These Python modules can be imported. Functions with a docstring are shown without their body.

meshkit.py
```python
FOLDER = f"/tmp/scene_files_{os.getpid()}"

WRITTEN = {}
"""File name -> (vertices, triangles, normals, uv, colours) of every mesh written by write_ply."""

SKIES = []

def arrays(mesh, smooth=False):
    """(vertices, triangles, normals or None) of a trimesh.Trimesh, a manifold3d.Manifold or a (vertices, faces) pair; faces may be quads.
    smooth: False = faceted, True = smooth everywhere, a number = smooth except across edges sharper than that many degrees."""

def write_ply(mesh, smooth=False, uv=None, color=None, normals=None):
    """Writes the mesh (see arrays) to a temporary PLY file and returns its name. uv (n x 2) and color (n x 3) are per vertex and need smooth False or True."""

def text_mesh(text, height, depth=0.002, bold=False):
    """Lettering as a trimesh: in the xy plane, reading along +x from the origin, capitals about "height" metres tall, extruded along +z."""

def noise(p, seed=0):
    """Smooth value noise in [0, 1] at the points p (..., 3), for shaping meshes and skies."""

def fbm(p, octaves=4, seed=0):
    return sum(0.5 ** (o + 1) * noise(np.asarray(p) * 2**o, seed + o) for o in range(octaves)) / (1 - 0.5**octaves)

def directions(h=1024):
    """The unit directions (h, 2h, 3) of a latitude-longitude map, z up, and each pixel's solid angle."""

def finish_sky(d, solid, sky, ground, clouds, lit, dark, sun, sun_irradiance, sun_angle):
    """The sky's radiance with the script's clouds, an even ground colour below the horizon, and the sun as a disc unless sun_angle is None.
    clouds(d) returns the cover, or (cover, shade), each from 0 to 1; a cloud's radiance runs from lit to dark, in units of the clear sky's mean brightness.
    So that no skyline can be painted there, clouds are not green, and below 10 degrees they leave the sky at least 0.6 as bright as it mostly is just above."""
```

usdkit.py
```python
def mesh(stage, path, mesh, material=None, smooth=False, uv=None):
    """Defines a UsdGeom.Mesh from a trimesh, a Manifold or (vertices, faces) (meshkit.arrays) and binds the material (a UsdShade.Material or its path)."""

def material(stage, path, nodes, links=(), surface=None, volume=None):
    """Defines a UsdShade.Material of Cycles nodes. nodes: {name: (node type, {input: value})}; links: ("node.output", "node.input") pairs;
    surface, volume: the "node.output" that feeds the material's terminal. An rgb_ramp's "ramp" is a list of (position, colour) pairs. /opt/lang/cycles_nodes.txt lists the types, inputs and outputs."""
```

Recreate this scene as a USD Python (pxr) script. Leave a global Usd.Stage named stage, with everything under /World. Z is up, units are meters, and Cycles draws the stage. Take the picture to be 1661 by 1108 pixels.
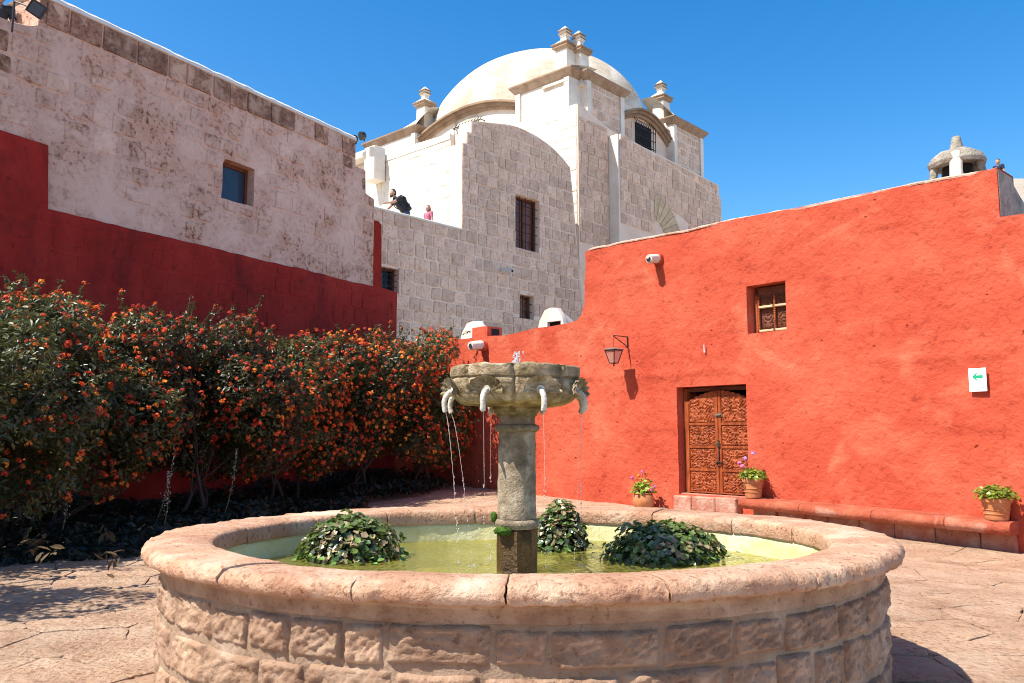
import math, numpy as np, trimesh, usdkit, meshkit, manifold3d
from manifold3d import Manifold, CrossSection
from shapely.geometry import Polygon, box as sbox, Point
from shapely import affinity
from shapely.ops import unary_union
from scipy.spatial import Voronoi
from pxr import Usd, UsdGeom, UsdLux, UsdShade, Gf, Sdf, Vt

stage = Usd.Stage.CreateInMemory()
UsdGeom.SetStageUpAxis(stage, 'Z'); UsdGeom.SetStageMetersPerUnit(stage, 1.0)
world = UsdGeom.Xform.Define(stage, '/World'); stage.SetDefaultPrim(world.GetPrim())
PI = math.pi
# ------------------------------------------------------------------ camera, sky, sun, exposure
FPX, CX, CY = 1350.0, 830.5, 554.0
PITCH = math.atan((705 - 554) / FPX)
EYE = np.array([0, 0, 1.5])
SUN = np.array([-.878, -.479, 0]) / np.hypot(.878, .479) * math.cos(math.radians(55)) + np.array([0, 0, math.sin(math.radians(55))])
cam = UsdGeom.Camera.Define(stage, '/World/camera')
cam.CreateHorizontalApertureAttr(36.0); cam.CreateVerticalApertureAttr(36.0 * 683 / 1024)
cam.CreateFocalLengthAttr(FPX / 1661 * 36.0); cam.CreateClippingRangeAttr(Gf.Vec2f(.05, 5000))
cam.CreateExposureAttr(1.02)
_x = cam.AddTransformOp()
cp, sp = math.cos(PITCH), math.sin(PITCH)
_x.Set(Gf.Matrix4d(1, 0, 0, 0, 0, -sp, cp, 0, 0, -cp, -sp, 0, *map(float, EYE), 1))
sun = UsdLux.DistantLight.Define(stage, '/World/sun')
sun.CreateIntensityAttr(1.25); sun.CreateAngleAttr(.5); sun.CreateNormalizeAttr(True); sun.CreateColorAttr(Gf.Vec3f(1, .95, .86))
_z = SUN / np.linalg.norm(SUN); _xx = np.cross([0, 0, 1], _z); _xx /= np.linalg.norm(_xx); _yy = np.cross(_z, _xx)
sun.AddTransformOp().Set(Gf.Matrix4d(*_xx, 0, *_yy, 0, *_z, 0, 0, 0, 0, 1))
dome = UsdLux.DomeLight.Define(stage, '/World/sky')
dome.GetPrim().SetCustomDataByKey('kind', 'structure'); dome.GetPrim().SetCustomDataByKey('label', 'clear deep blue sky over the courtyard'); dome.GetPrim().SetCustomDataByKey('category', 'sky')
sky = usdkit.material(stage, '/World/Looks/sky', {
    'sky': ('sky_texture', {'sky_type': 'single_scattering', 'sun_disc': False, 'sun_elevation': math.radians(55), 'sun_rotation': math.atan2(-.878, -.479), 'air_density': 1.0, 'aerosol_density': 1.0, 'ozone_density': 1.0, 'altitude': 0.0}),
    'hs': ('hsv', {'hue': .5, 'saturation': 1.5, 'value': 1.0}), 'b': ('background_shader', {'strength': .112})}, [('sky.color', 'hs.color'), ('hs.color', 'b.color')], surface='b.background')
UsdShade.MaterialBindingAPI.Apply(dome.GetPrim()).Bind(sky)

# ------------------------------------------------------------------ naming helpers
_used = {}
def numbered(parent, name):
    k = parent + '/' + name; n = _used.get(k, 0); _used[k] = n + 1
    return k if n == 0 else f'{k}_{n:03d}'
def pathof(p): return '/World' if p is None else str(p.GetPath())
def tag(p, label=None, cat=None, group=None, kind=None):
    for k, v in (('label', label), ('category', cat), ('group', group), ('kind', kind)):
        if v: p.SetCustomDataByKey(k, v)
    return p
def thing(name, label, cat, loc=(0, 0, 0), group=None, kind=None):
    x = UsdGeom.Xform.Define(stage, numbered('/World', name))
    if any(loc): x.AddTranslateOp().Set(Gf.Vec3d(*map(float, loc)))
    return tag(x.GetPrim(), label, cat, group, kind)
def part(parent, name, mesh, m, smooth=35, kind=None, label=None):
    p = usdkit.mesh(stage, numbered(pathof(parent), name), mesh, M[m] if isinstance(m, str) else m, smooth).GetPrim()
    return tag(p, label, None, None, kind)
def single(name, mesh, m, label, cat, smooth=35, group=None, kind=None):
    p = part(None, name, mesh, m, smooth); return tag(p, label, cat, group, kind)
def cat_(ms): return trimesh.util.concatenate([trimesh.Trimesh(*meshkit.arrays(m)[:2], process=False) for m in ms])

# ------------------------------------------------------------------ pixel rays (used to find where things stand)
def ray(px, py):
    a = (px - CX) / FPX; b = (CY - py) / FPX
    return np.array([a, cp - b * sp, sp + b * cp])
class Frame:
    """a vertical plane: u along d, z up, w out along n"""
    def __init__(s, O, d, n):
        s.O = np.array([O[0], O[1], 0.]); s.d = np.array([*d, 0.]); s.n = np.array([*n, 0.])
        s.flip = np.dot(np.cross(s.d, [0, 0, 1]), s.n) < 0
    def at(s, u, z, w=0.):
        u, z, w = np.broadcast_arrays(*map(lambda q: np.asarray(q, float), (u, z, w)))
        return s.O + u[..., None] * s.d + w[..., None] * s.n + z[..., None] * np.array([0, 0, 1.])
    def uz(s, px, py, w=0.):
        r = ray(px, py); o = s.O + w * s.n
        p = EYE + r * (np.dot(o - EYE, s.n) / np.dot(r, s.n))
        return float(np.dot(p - s.O, s.d)), float(p[2])
    def mesh(s, v, f):
        v = np.asarray(v, float); f = np.asarray(f)
        return s.at(v[:, 0], v[:, 1], v[:, 2]), (f[:, ::-1] if s.flip else f)
def atdepth(px, py, y):
    r = ray(px, py); return EYE + r * (y / r[1])
def atz(px, py, z):
    r = ray(px, py); return EYE + r * ((z - 1.5) / r[2])

# ------------------------------------------------------------------ mesh helpers
def fbm(p, o=4, seed=0): return meshkit.fbm(np.asarray(p, float) + 137.3, o, seed) - .5
def bx(a, b):
    a, b = np.minimum(a, b), np.maximum(a, b)
    m = trimesh.creation.box(np.subtract(b, a)); m.apply_translation((np.asarray(a) + b) / 2); return m
def fbox(fr, u0, u1, z0, z1, w0, w1, bev=0.):
    if bev:
        pts = []
        m = rbox(u1 - u0, z1 - z0, abs(w1 - w0), bev); v = m[0] + [(u0 + u1) / 2, (z0 + z1) / 2, (w0 + w1) / 2]
        return fr.mesh(v, m[1])
    m = bx((u0, z0, w0), (u1, z1, w1)); return fr.mesh(m.vertices, m.faces)
def rbox(x, y, z, b):
    b = min(b, x * .45, y * .45, z * .45); pts = []
    for sx in (-1, 1):
        for sy in (-1, 1):
            for sz in (-1, 1):
                c = np.array([sx * x / 2, sy * y / 2, sz * z / 2])
                for k in range(3):
                    q = c.copy()
                    for j in range(3):
                        if j != k: q[j] -= np.sign(c[j]) * b
                    pts.append(q)
    h = trimesh.convex.convex_hull(np.array(pts)); return np.array(h.vertices), np.array(h.faces)
def tube(pts, rad, sides=8, cap=True):
    p = np.asarray(pts, float); n = len(p); r = np.broadcast_to(np.asarray(rad, float), (n,))
    t = np.gradient(p, axis=0); t /= np.linalg.norm(t, axis=1, keepdims=True) + 1e-12
    a = np.cross(t[0], [0, 0, 1.] if abs(t[0][2]) < .9 else [1., 0, 0]); a /= np.linalg.norm(a); A = []
    for i in range(n):
        a = a - t[i] * np.dot(a, t[i]); a /= np.linalg.norm(a) + 1e-12; A.append(a)
    A = np.array(A); B = np.cross(t, A); g = np.arange(sides) * 2 * PI / sides
    v = p[:, None] + r[:, None, None] * (np.cos(g)[None, :, None] * A[:, None] + np.sin(g)[None, :, None] * B[:, None])
    v = v.reshape(-1, 3); f = []
    i, j = np.meshgrid(np.arange(n - 1), np.arange(sides), indexing='ij'); i, j = i.ravel(), j.ravel(); k = (j + 1) % sides
    f = np.vstack([np.stack([i * sides + j, i * sides + k, (i + 1) * sides + k], 1), np.stack([i * sides + j, (i + 1) * sides + k, (i + 1) * sides + j], 1)])
    if cap:
        v = np.vstack([v, p[0], p[-1]]); N = n * sides; g = np.arange(sides); h = (g + 1) % sides
        f = np.vstack([f, np.stack([np.full(sides, N), h, g], 1), np.stack([np.full(sides, N + 1), (n - 1) * sides + g, (n - 1) * sides + h], 1)])
    return v, f
def lathe(prof, sides=32, c=(0, 0, 0), sx=1., sy=1.):
    pr = np.asarray(prof, float); n = len(pr); g = np.arange(sides) * 2 * PI / sides
    v = np.stack([pr[:, 0][:, None] * np.cos(g) * sx, pr[:, 0][:, None] * np.sin(g) * sy, np.repeat(pr[:, 1][:, None], sides, 1)], -1).reshape(-1, 3) + np.asarray(c)
    i, j = np.meshgrid(np.arange(n - 1), np.arange(sides), indexing='ij'); i, j = i.ravel(), j.ravel(); k = (j + 1) % sides
    return v, np.vstack([np.stack([i * sides + j, i * sides + k, (i + 1) * sides + k], 1), np.stack([i * sides + j, (i + 1) * sides + k, (i + 1) * sides + j], 1)])
def grid(nu, nv, fn, flip=False):
    s, t = np.meshgrid(np.linspace(0, 1, nu), np.linspace(0, 1, nv), indexing='ij'); v = fn(s.ravel(), t.ravel())
    i, j = np.meshgrid(np.arange(nu - 1), np.arange(nv - 1), indexing='ij'); a = (i * nv + j).ravel(); b = a + nv; c = b + 1; d = a + 1
    f = np.vstack([np.stack([a, b, c], 1), np.stack([a, c, d], 1)])
    return v, (f[:, ::-1] if flip else f)
def wall(fr, poly, thick, w1=0., size=.14, amp=.02, sc=1.2, seed=0, fine=0.):
    """a solid wall from a shapely polygon with holes, its surface uneven like old masonry"""
    rings = [np.array(poly.exterior.coords)[:-1]] + [np.array(r.coords)[:-1] for r in poly.interiors]
    m = Manifold.extrude(CrossSection(rings, manifold3d.FillRule.EvenOdd), thick).refine_to_length(size).to_mesh()
    v = np.array(m.vert_properties[:, :3], float); f = np.array(m.tri_verts); v[:, 2] += w1 - thick
    q = v + seed * 17.1
    v[:, 2] += amp * 2 * fbm(q * sc, 4, seed) + fine * 2 * fbm(q * 7, 3, seed + 5)
    v[:, 0] += amp * 1.2 * fbm(q * 2.1, 3, seed + 9); v[:, 1] += amp * 1.6 * fbm(q * 1.7, 3, seed + 11)
    return fr.mesh(v, f)
def block(fr, poly, w0, proud, cham, rng, depth=.05):
    """one ashlar block with chamfered, slightly uneven face"""
    p = np.array(poly.exterior.coords)[:-1]
    if poly.exterior.is_ccw is False: p = p[::-1]
    n = len(p); c = p.mean(0); rad = np.linalg.norm(p - c, axis=1, keepdims=True)
    inn = c + (p - c) * np.maximum(.3, 1 - cham / np.maximum(rad, 1e-6)); pr = proud + rng.normal(0, .003)
    tilt = rng.normal(0, .012, 2)
    wv = pr + (inn - c) @ tilt + rng.normal(0, .002, n)
    v = np.vstack([np.c_[p, np.full(n, w0 - depth)], np.c_[p, w0 + wv - cham * .8], np.c_[inn, w0 + wv], np.r_[c, w0 + pr + rng.uniform(-.004, .008)][None]])
    g = np.arange(n); h = (g + 1) % n; f = []
    for k in (0, n):
        f += [np.stack([k + g, k + h, k + n + h], 1), np.stack([k + g, k + n + h, k + n + g], 1)]
    f.append(np.stack([2 * n + g, 2 * n + h, np.full(n, 3 * n)], 1))
    return fr.mesh(v, np.vstack(f))
def courses(region, h, wmin, wmax, rng, joint=.012, jit=.012, z0=None, holes=()):
    u0, za, u1, zb = region.bounds; out = []; z = za if z0 is None else z0
    reg = region.buffer(0).buffer(-.004).buffer(0)
    while z < zb:
        hh = h * rng.uniform(.88, 1.12); u = u0 - rng.uniform(0, wmax)
        while u < u1:
            ww = rng.uniform(wmin, wmax)
            q = rng.uniform(-jit, jit, (4, 2)); j = joint * rng.uniform(.7, 1.5); k = .03
            a = np.array([[u + j + k, z + j], [u + ww - j - k, z + j], [u + ww - j, z + j + k], [u + ww - j, z + hh - j - k], [u + ww - j - k, z + hh - j], [u + j + k, z + hh - j], [u + j, z + hh - j - k], [u + j, z + j + k]])
            a += np.roll(np.repeat(q, 2, 0), -1, 0)
            for (ha, hb, hc, hd) in holes:
                uu0, uu1, vv0, vv1 = a[:, 0].min(), a[:, 0].max(), a[:, 1].min(), a[:, 1].max()
                if uu1 > ha and uu0 < hb and vv1 > hc and vv0 < hd:
                    iz = (min(vv1, hd) - max(vv0, hc)) / (vv1 - vv0)
                    if iz < .5:
                        if vv0 < hc: a[:, 1] = np.minimum(a[:, 1], hc - .004)
                        else: a[:, 1] = np.maximum(a[:, 1], hd + .004)
                    elif uu0 < ha and ha - uu0 >= uu1 - hb: a[:, 0] = np.minimum(a[:, 0], ha - .004)
                    elif uu1 > hb: a[:, 0] = np.maximum(a[:, 0], hb + .004)
            P = Polygon(a).buffer(0).intersection(reg)
            if P.geom_type != 'Polygon': P = max([g for g in getattr(P, 'geoms', []) if g.geom_type == 'Polygon'], key=lambda g: g.area, default=Polygon())
            if not P.is_empty and P.area > .018 and P.is_valid:
                P = P.simplify(.006); 
                if len(P.interiors) == 0 and P.area > .8 * P.convex_hull.area: out.append((P.convex_hull.simplify(.004)))
            u += ww
        z += hh
    return out
def put_blocks(parent, fr, polys, w0, proud, cham, m, rng, budget, name='stone_block', depth=.05):
    """the first BUDGET blocks as parts, the rest joined as stuff"""
    rest = []
    for i, P in enumerate(polys):
        b = block(fr, P, w0, proud, cham, rng, depth)
        mm = m(P, rng) if callable(m) else m
        if i < budget: part(parent, name, b, mm, 30)
        else: rest.append((mm, b))
    for mm in sorted({q[0] for q in rest}):
        part(parent, 'far_' + name + 's', cat_([b for q, b in rest if q == mm]), mm, 30, kind='stuff')
    return min(budget, len(polys))

# ------------------------------------------------------------------ materials
M = {}
def mat(name, nodes, links=(), surface='p.BSDF', volume=None):
    M[name] = usdkit.material(stage, '/World/Looks/' + name, nodes, links, surface, volume); return M[name]
def plain(name, c, rough=.7, var=.12, scale=6., bump=.0, bscale=60., metal=0., spec=.4, translucent=None, hue=0.):
    c = np.array(c) * (.85 if 'flower' in name else 1. if 'sign' in name else .78)
    n = {'g': ('geometry', {}), 'n': ('noise_texture', {'scale': scale, 'detail': 5.}), 'r': ('rgb_ramp', {'ramp': [(.25, c * (1 - var)), (.75, np.minimum(c * (1 + var), 1))]}),
         'oi': ('object_info', {}), 'ad': ('math', {'math_type': 'add'}), 'fr': ('math', {'math_type': 'fraction'}), 'mr': ('map_range', {'to_min': 1 - 2 * var, 'to_max': 1 + 2 * var}), 'mh': ('map_range', {'to_min': .5 - hue, 'to_max': .5 + hue}),
         'h': ('hsv', {'hue': .5, 'saturation': 1., 'value': 1.}), 'p': ('principled_bsdf', {'roughness': rough, 'metallic': metal, 'specular_ior_level': spec})}
    l = [('g.position', 'n.vector'), ('n.fac', 'r.fac'), ('oi.random', 'ad.value1'), ('g.random_per_island', 'ad.value2'), ('ad.value', 'fr.value1'), ('fr.value', 'mr.value'), ('mr.result', 'h.value'), ('r.color', 'h.color'), ('h.color', 'p.base_color')]
    if hue: l += [('fr.value', 'mh.value'), ('mh.result', 'h.hue')]
    if bump:
        n |= {'nb': ('noise_texture', {'scale': bscale, 'detail': 6.}), 'b': ('bump', {'strength': bump, 'distance': .02})}
        l += [('g.position', 'nb.vector'), ('nb.fac', 'b.height'), ('b.normal', 'p.normal')]
    s = 'p.BSDF'
    if translucent:
        n |= {'tr': ('translucent_bsdf', {'color': tuple(np.minimum(c * 1.6, 1))}), 'mx': ('mix_closure', {'fac': translucent})}
        l += [('p.BSDF', 'mx.closure1'), ('tr.BSDF', 'mx.closure2')]; s = 'mx.closure'
    return mat(name, n, l, s)
def stone(name, cols, scale=2.5, var=.16, pits=.5, pscale=30., pit_c=(.35, .32, .3), bump=.5, bscale=25., bdist=.03, rough=.9, stain=None, stain_scale=.8, stain_at=(.5, .68), stretch=(1, 1, 1), fleck=(.30, .42), pocks=0.):
    """mottled stone or plaster: broad blotches, dark pits, per-piece variation, rough relief"""
    tone = 1. if name in ('washed_wall', 'washed_stone', 'brown_stone', 'church_stone', 'church_mortar', 'dark_red_plaster', 'column_stone', 'bowl_stone', 'tan_stone') else .94 if name == 'church_plaster' else .87 if name in ('rim_stone', 'paving_stone', 'paving_mortar') else .78
    cols = [tuple(tone * q for q in c) for c in cols]; stain = stain and tuple(tone * q for q in stain)
    n = {'g': ('geometry', {}), 'mp': ('mapping', {'scale': stretch}), 'n': ('noise_texture', {'scale': scale, 'detail': 8., 'roughness': .62, 'distortion': .3}),
         'r': ('rgb_ramp', {'ramp': [(a, c) for a, c in zip(np.linspace(.3, .7, len(cols)), cols)]}),
         'n2': ('noise_texture', {'scale': pscale, 'detail': 4., 'roughness': .6}), 'r2': ('rgb_ramp', {'ramp': [(fleck[0], pit_c), (fleck[1], (1, 1, 1))]}),
         'm': ('mix_color', {'blend_type': 'multiply', 'fac': pits}),
         'oi': ('object_info', {}), 'ad': ('math', {'math_type': 'add'}), 'fr': ('math', {'math_type': 'fraction'}), 'mr': ('map_range', {'to_min': 1 - var, 'to_max': 1 + var}),
         'h': ('hsv', {'hue': .5, 'saturation': 1., 'value': 1.}), 'nb': ('noise_texture', {'scale': bscale, 'detail': 8., 'roughness': .65}),
         'sm': ('math', {'math_type': 'multiply_add', 'value2': .35}), 'b': ('bump', {'strength': bump, 'distance': bdist}), 'p': ('principled_bsdf', {'roughness': rough, 'specular_ior_level': .25})}
    l = [('g.position', 'mp.vector'), ('mp.vector', 'n.vector'), ('g.position', 'n2.vector'), ('g.position', 'nb.vector'), ('n.fac', 'r.fac'), ('n2.fac', 'r2.fac'), ('r.color', 'm.a'), ('r2.color', 'm.b'),
         ('oi.random', 'ad.value1'), ('g.random_per_island', 'ad.value2'), ('ad.value', 'fr.value1'), ('fr.value', 'mr.value'), ('mr.result', 'h.value'),
         ('n2.fac', 'sm.value1'), ('nb.fac', 'sm.value3'), ('sm.value', 'b.height'), ('b.normal', 'p.normal'), ('h.color', 'p.base_color')]
    if stain:
        n |= {'n3': ('noise_texture', {'scale': stain_scale, 'detail': 7., 'roughness': .65, 'distortion': .6}), 'r3': ('rgb_ramp', {'ramp': [(stain_at[0], (0, 0, 0)), (stain_at[1], (1, 1, 1))]}), 'm3': ('mix_color', {'blend_type': 'mix', 'b': stain})}
        l += [('mp.vector', 'n3.vector'), ('n3.fac', 'r3.fac'), ('r3.color', 'm3.fac'), ('m.result', 'm3.a'), ('m3.result', 'h.color')]
    else: l.append(('m.result', 'h.color'))
    if pocks:  # pocks also darkened in the colour, for shade that the bump lacks
        n |= {'vw': ('noise_texture', {'scale': 5., 'detail': 3.}), 'vm': ('mix_vector', {'fac': .12}), 'v': ('voronoi_texture', {'scale': pocks, 'randomness': 1.}), 'vr': ('rgb_ramp', {'ramp': [(.03, (.5, .35, .35)), (.065, (1, 1, 1))]}), 'vx': ('mix_color', {'blend_type': 'multiply', 'fac': .85}), 'v2': ('rgb_to_bw', {}), 'va': ('math', {'math_type': 'multiply_add', 'value2': .8}),
              'w': ('mapping', {'scale': (1.6, 1.6, 14.)}), 'wn': ('noise_texture', {'scale': 1., 'detail': 6., 'roughness': .6, 'distortion': .8}), 'wa': ('math', {'math_type': 'multiply_add', 'value2': .10})}
        src = [q for q in l if q[1] == 'h.color'][0][0]; l.remove((src, 'h.color')); l.remove(('sm.value', 'b.height'))
        l += [('g.position', 'vm.a'), ('g.position', 'vw.vector'), ('vw.color', 'vm.b'), ('vm.result', 'v.vector'), ('v.distance', 'vr.fac'), (src, 'vx.a'), ('vr.color', 'vx.b'), ('vx.result', 'h.color'), ('vr.color', 'v2.color'), ('v2.val', 'va.value1'), ('sm.value', 'va.value3'), ('g.position', 'w.vector'), ('w.vector', 'wn.vector'), ('wn.fac', 'wa.value1'), ('va.value', 'wa.value3'), ('wa.value', 'b.height')]
    return mat(name, n, l)
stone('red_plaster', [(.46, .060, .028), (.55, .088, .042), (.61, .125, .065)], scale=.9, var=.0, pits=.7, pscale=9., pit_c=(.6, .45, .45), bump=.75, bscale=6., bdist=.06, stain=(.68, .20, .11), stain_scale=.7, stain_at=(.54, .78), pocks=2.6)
stone('dark_red_plaster', [(.19, .010, .005), (.25, .014, .0075), (.30, .023, .013)], scale=1.1, var=.09, pits=.6, pscale=8., bump=.6, bscale=8., bdist=.04, stain=(.10, .008, .005), stain_scale=.9, stain_at=(.52, .72), stretch=(1, 1, .6))  # red wall paint made darker: the shade on the band is in its colour
stone('washed_wall', [(.42, .235, .16), (.52, .315, .225), (.59, .385, .29)], scale=2.1, var=.0, pits=.8, fleck=(.36, .47), pscale=11., pit_c=(.36, .20, .15), bump=.9, bscale=14., bdist=.05, stain=(.63, .425, .33), stain_scale=.75, stain_at=(.42, .62))
stone('washed_stone', [(.36, .20, .13), (.47, .285, .195), (.55, .365, .265)], scale=3., var=.10, pits=.9, fleck=(.38, .50), pscale=11., pit_c=(.36, .19, .14), bump=.9, bscale=14., bdist=.05, stain=(.63, .425, .33), stain_scale=.75, stain_at=(.42, .62))
stone('brown_stone', [(.17, .08, .05), (.26, .135, .085), (.34, .195, .13)], scale=5., var=.25, pits=.8, fleck=(.36, .5), pscale=16., bump=.6, bscale=18., bdist=.04, stain=(.45, .285, .20), stain_scale=2.2, stain_at=(.50, .62))
stone('pale_plaster', [(.66, .60, .52), (.74, .68, .60), (.8, .75, .68)], scale=1.2, var=.03, pits=.3, pscale=14., bump=.35, bscale=12., bdist=.03)
stone('church_stone', [(.49, .32, .22), (.59, .405, .29), (.66, .48, .355)], scale=3.5, var=.15, pits=.6, fleck=(.34, .46), pscale=14., pit_c=(.45, .38, .34), bump=.6, bscale=14., bdist=.04)
stone('church_mortar', [(.61, .45, .335), (.68, .52, .40), (.73, .58, .455)], scale=1.2, var=.02, pits=.3, pscale=16., bump=.4, bscale=14., bdist=.03)
stone('church_plaster', [(.56, .48, .385), (.66, .59, .495), (.73, .67, .58)], scale=.8, var=.03, pits=.35, pscale=9., pit_c=(.6, .52, .42), bump=.4, bscale=10., bdist=.03)
stone('cornice_stone', [(.24, .15, .095), (.34, .23, .15), (.42, .31, .21)], scale=2., var=.12, pits=.5, pscale=12., bump=.5, bscale=14.)
stone('basin_stone', [(.25, .14, .088), (.385, .24, .155), (.52, .36, .255)], scale=5., var=.14, pits=.6, pscale=28., pit_c=(.32, .22, .16), bump=.8, bscale=35., bdist=.02, stain=(.52, .37, .245), stain_scale=2.2, stain_at=(.56, .74))
stone('basin_mortar', [(.28, .18, .115), (.38, .26, .175), (.46, .335, .24)], scale=5., var=.02, pits=.6, pscale=25., bump=.8, bscale=35., bdist=.02)
stone('rim_stone', [(.34, .165, .095), (.47, .27, .17), (.60, .415, .285)], scale=2.6, var=.07, pits=.75, fleck=(.34, .45), pscale=36., pit_c=(.42, .28, .2), bump=.9, bscale=38., bdist=.02, stain=(.64, .48, .35), stain_scale=2.0, stain_at=(.52, .70))
stone('paving_stone', [(.31, .185, .115), (.42, .27, .175), (.52, .365, .25)], scale=2.2, var=.06, pits=.8, fleck=(.34, .46), pscale=22., pit_c=(.5, .38, .30), bump=1., bscale=11., bdist=.05, stain=(.45, .315, .22), stain_scale=1.3)
stone('paving_mortar', [(.27, .16, .10), (.36, .23, .15), (.45, .31, .21)], scale=2., var=.0, pits=.5, pscale=18., bump=.6, bscale=12.)
stone('soil', [(.05, .03, .02), (.09, .055, .035), (.12, .08, .05)], scale=3., var=.0)
stone('column_stone', [(.12, .09, .055), (.25, .195, .135), (.44, .355, .265)], scale=9., var=.05, pits=.6, pscale=60., pit_c=(.3, .27, .22), bump=.9, bscale=60., bdist=.012, stain=(.10, .085, .05), stain_scale=5., stain_at=(.55, .75))
stone('bowl_stone', [(.11, .08, .033), (.28, .215, .13), (.54, .445, .33)], scale=8., var=.04, pits=.6, pscale=50., pit_c=(.3, .26, .18), bump=.9, bscale=50., bdist=.015, stain=(.10, .08, .03), stain_scale=4., stain_at=(.52, .66))
stone('wet_stone', [(.03, .016, .006), (.075, .038, .012), (.13, .07, .025)], scale=7., var=.04, pits=.4, pscale=40., bump=.6, bscale=40., rough=.35)
stone('spout_stone', [(.42, .37, .29), (.66, .61, .53), (.76, .72, .66)], scale=22., var=.03, pits=.7, fleck=(.36, .48), pscale=70., bump=.4, bscale=60.)
stone('basin_lining', [(.56, .51, .21), (.70, .65, .35), (.77, .73, .50)], scale=1.6, var=.0, pits=.35, pscale=10., pit_c=(.6, .6, .35), bump=.35, bscale=20., stain=(.40, .42, .14), stain_scale=1.1, stain_at=(.5, .7), stretch=(1, 1, 2))
stone('basin_floor', [(.30, .27, .05), (.42, .37, .085), (.50, .43, .13)], scale=1.2, var=.0, pits=.3, pscale=6., bump=.3)
stone('moss', [(.04, .09, .01), (.09, .19, .015), (.16, .30, .03)], scale=20., var=.1, pits=.6, pscale=90., bump=1., bscale=120.)
stone('bench_stone', [(.30, .058, .028), (.39, .092, .046), (.46, .16, .09)], scale=3., var=.08, pits=.6, pscale=24., bump=.8, bscale=28., bdist=.03, stain=(.52, .30, .22), stain_scale=1.6, stain_at=(.55, .7))
stone('bench_base', [(.38, .10, .06), (.46, .20, .14), (.58, .38, .29)], scale=3., var=.12, pits=.6, pscale=20., bump=.7, bscale=20.)
stone('grey_stone', [(.22, .19, .15), (.36, .32, .26), (.50, .46, .38)], scale=5., var=.05, pits=.7, pscale=20., bump=.9, bscale=16., bdist=.05)
stone('tan_stone', [(.40, .28, .16), (.50, .37, .22), (.56, .44, .29)], scale=4., var=.2, pits=.4)
stone('carved_wood', [(.15, .028, .008), (.30, .060, .014), (.44, .11, .03)], scale=14., var=.08, pits=.5, pscale=50., pit_c=(.4, .3, .2), bump=.5, bscale=70., bdist=.01, rough=.55, stretch=(1, 1, .25))
stone('dark_wood', [(.09, .028, .014), (.15, .045, .022), (.20, .07, .032)], scale=14., var=.08, pits=.5, pscale=50., bump=.5, bscale=70., bdist=.01, rough=.6, stretch=(1, 1, .25))
stone('terracotta', [(.42, .145, .055), (.52, .20, .08), (.58, .27, .13)], scale=7., var=.05, pits=.4, pscale=40., bump=.35, bscale=50., bdist=.01, rough=.85, stain=(.60, .36, .22), stain_scale=6., stain_at=(.58, .72))
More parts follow.
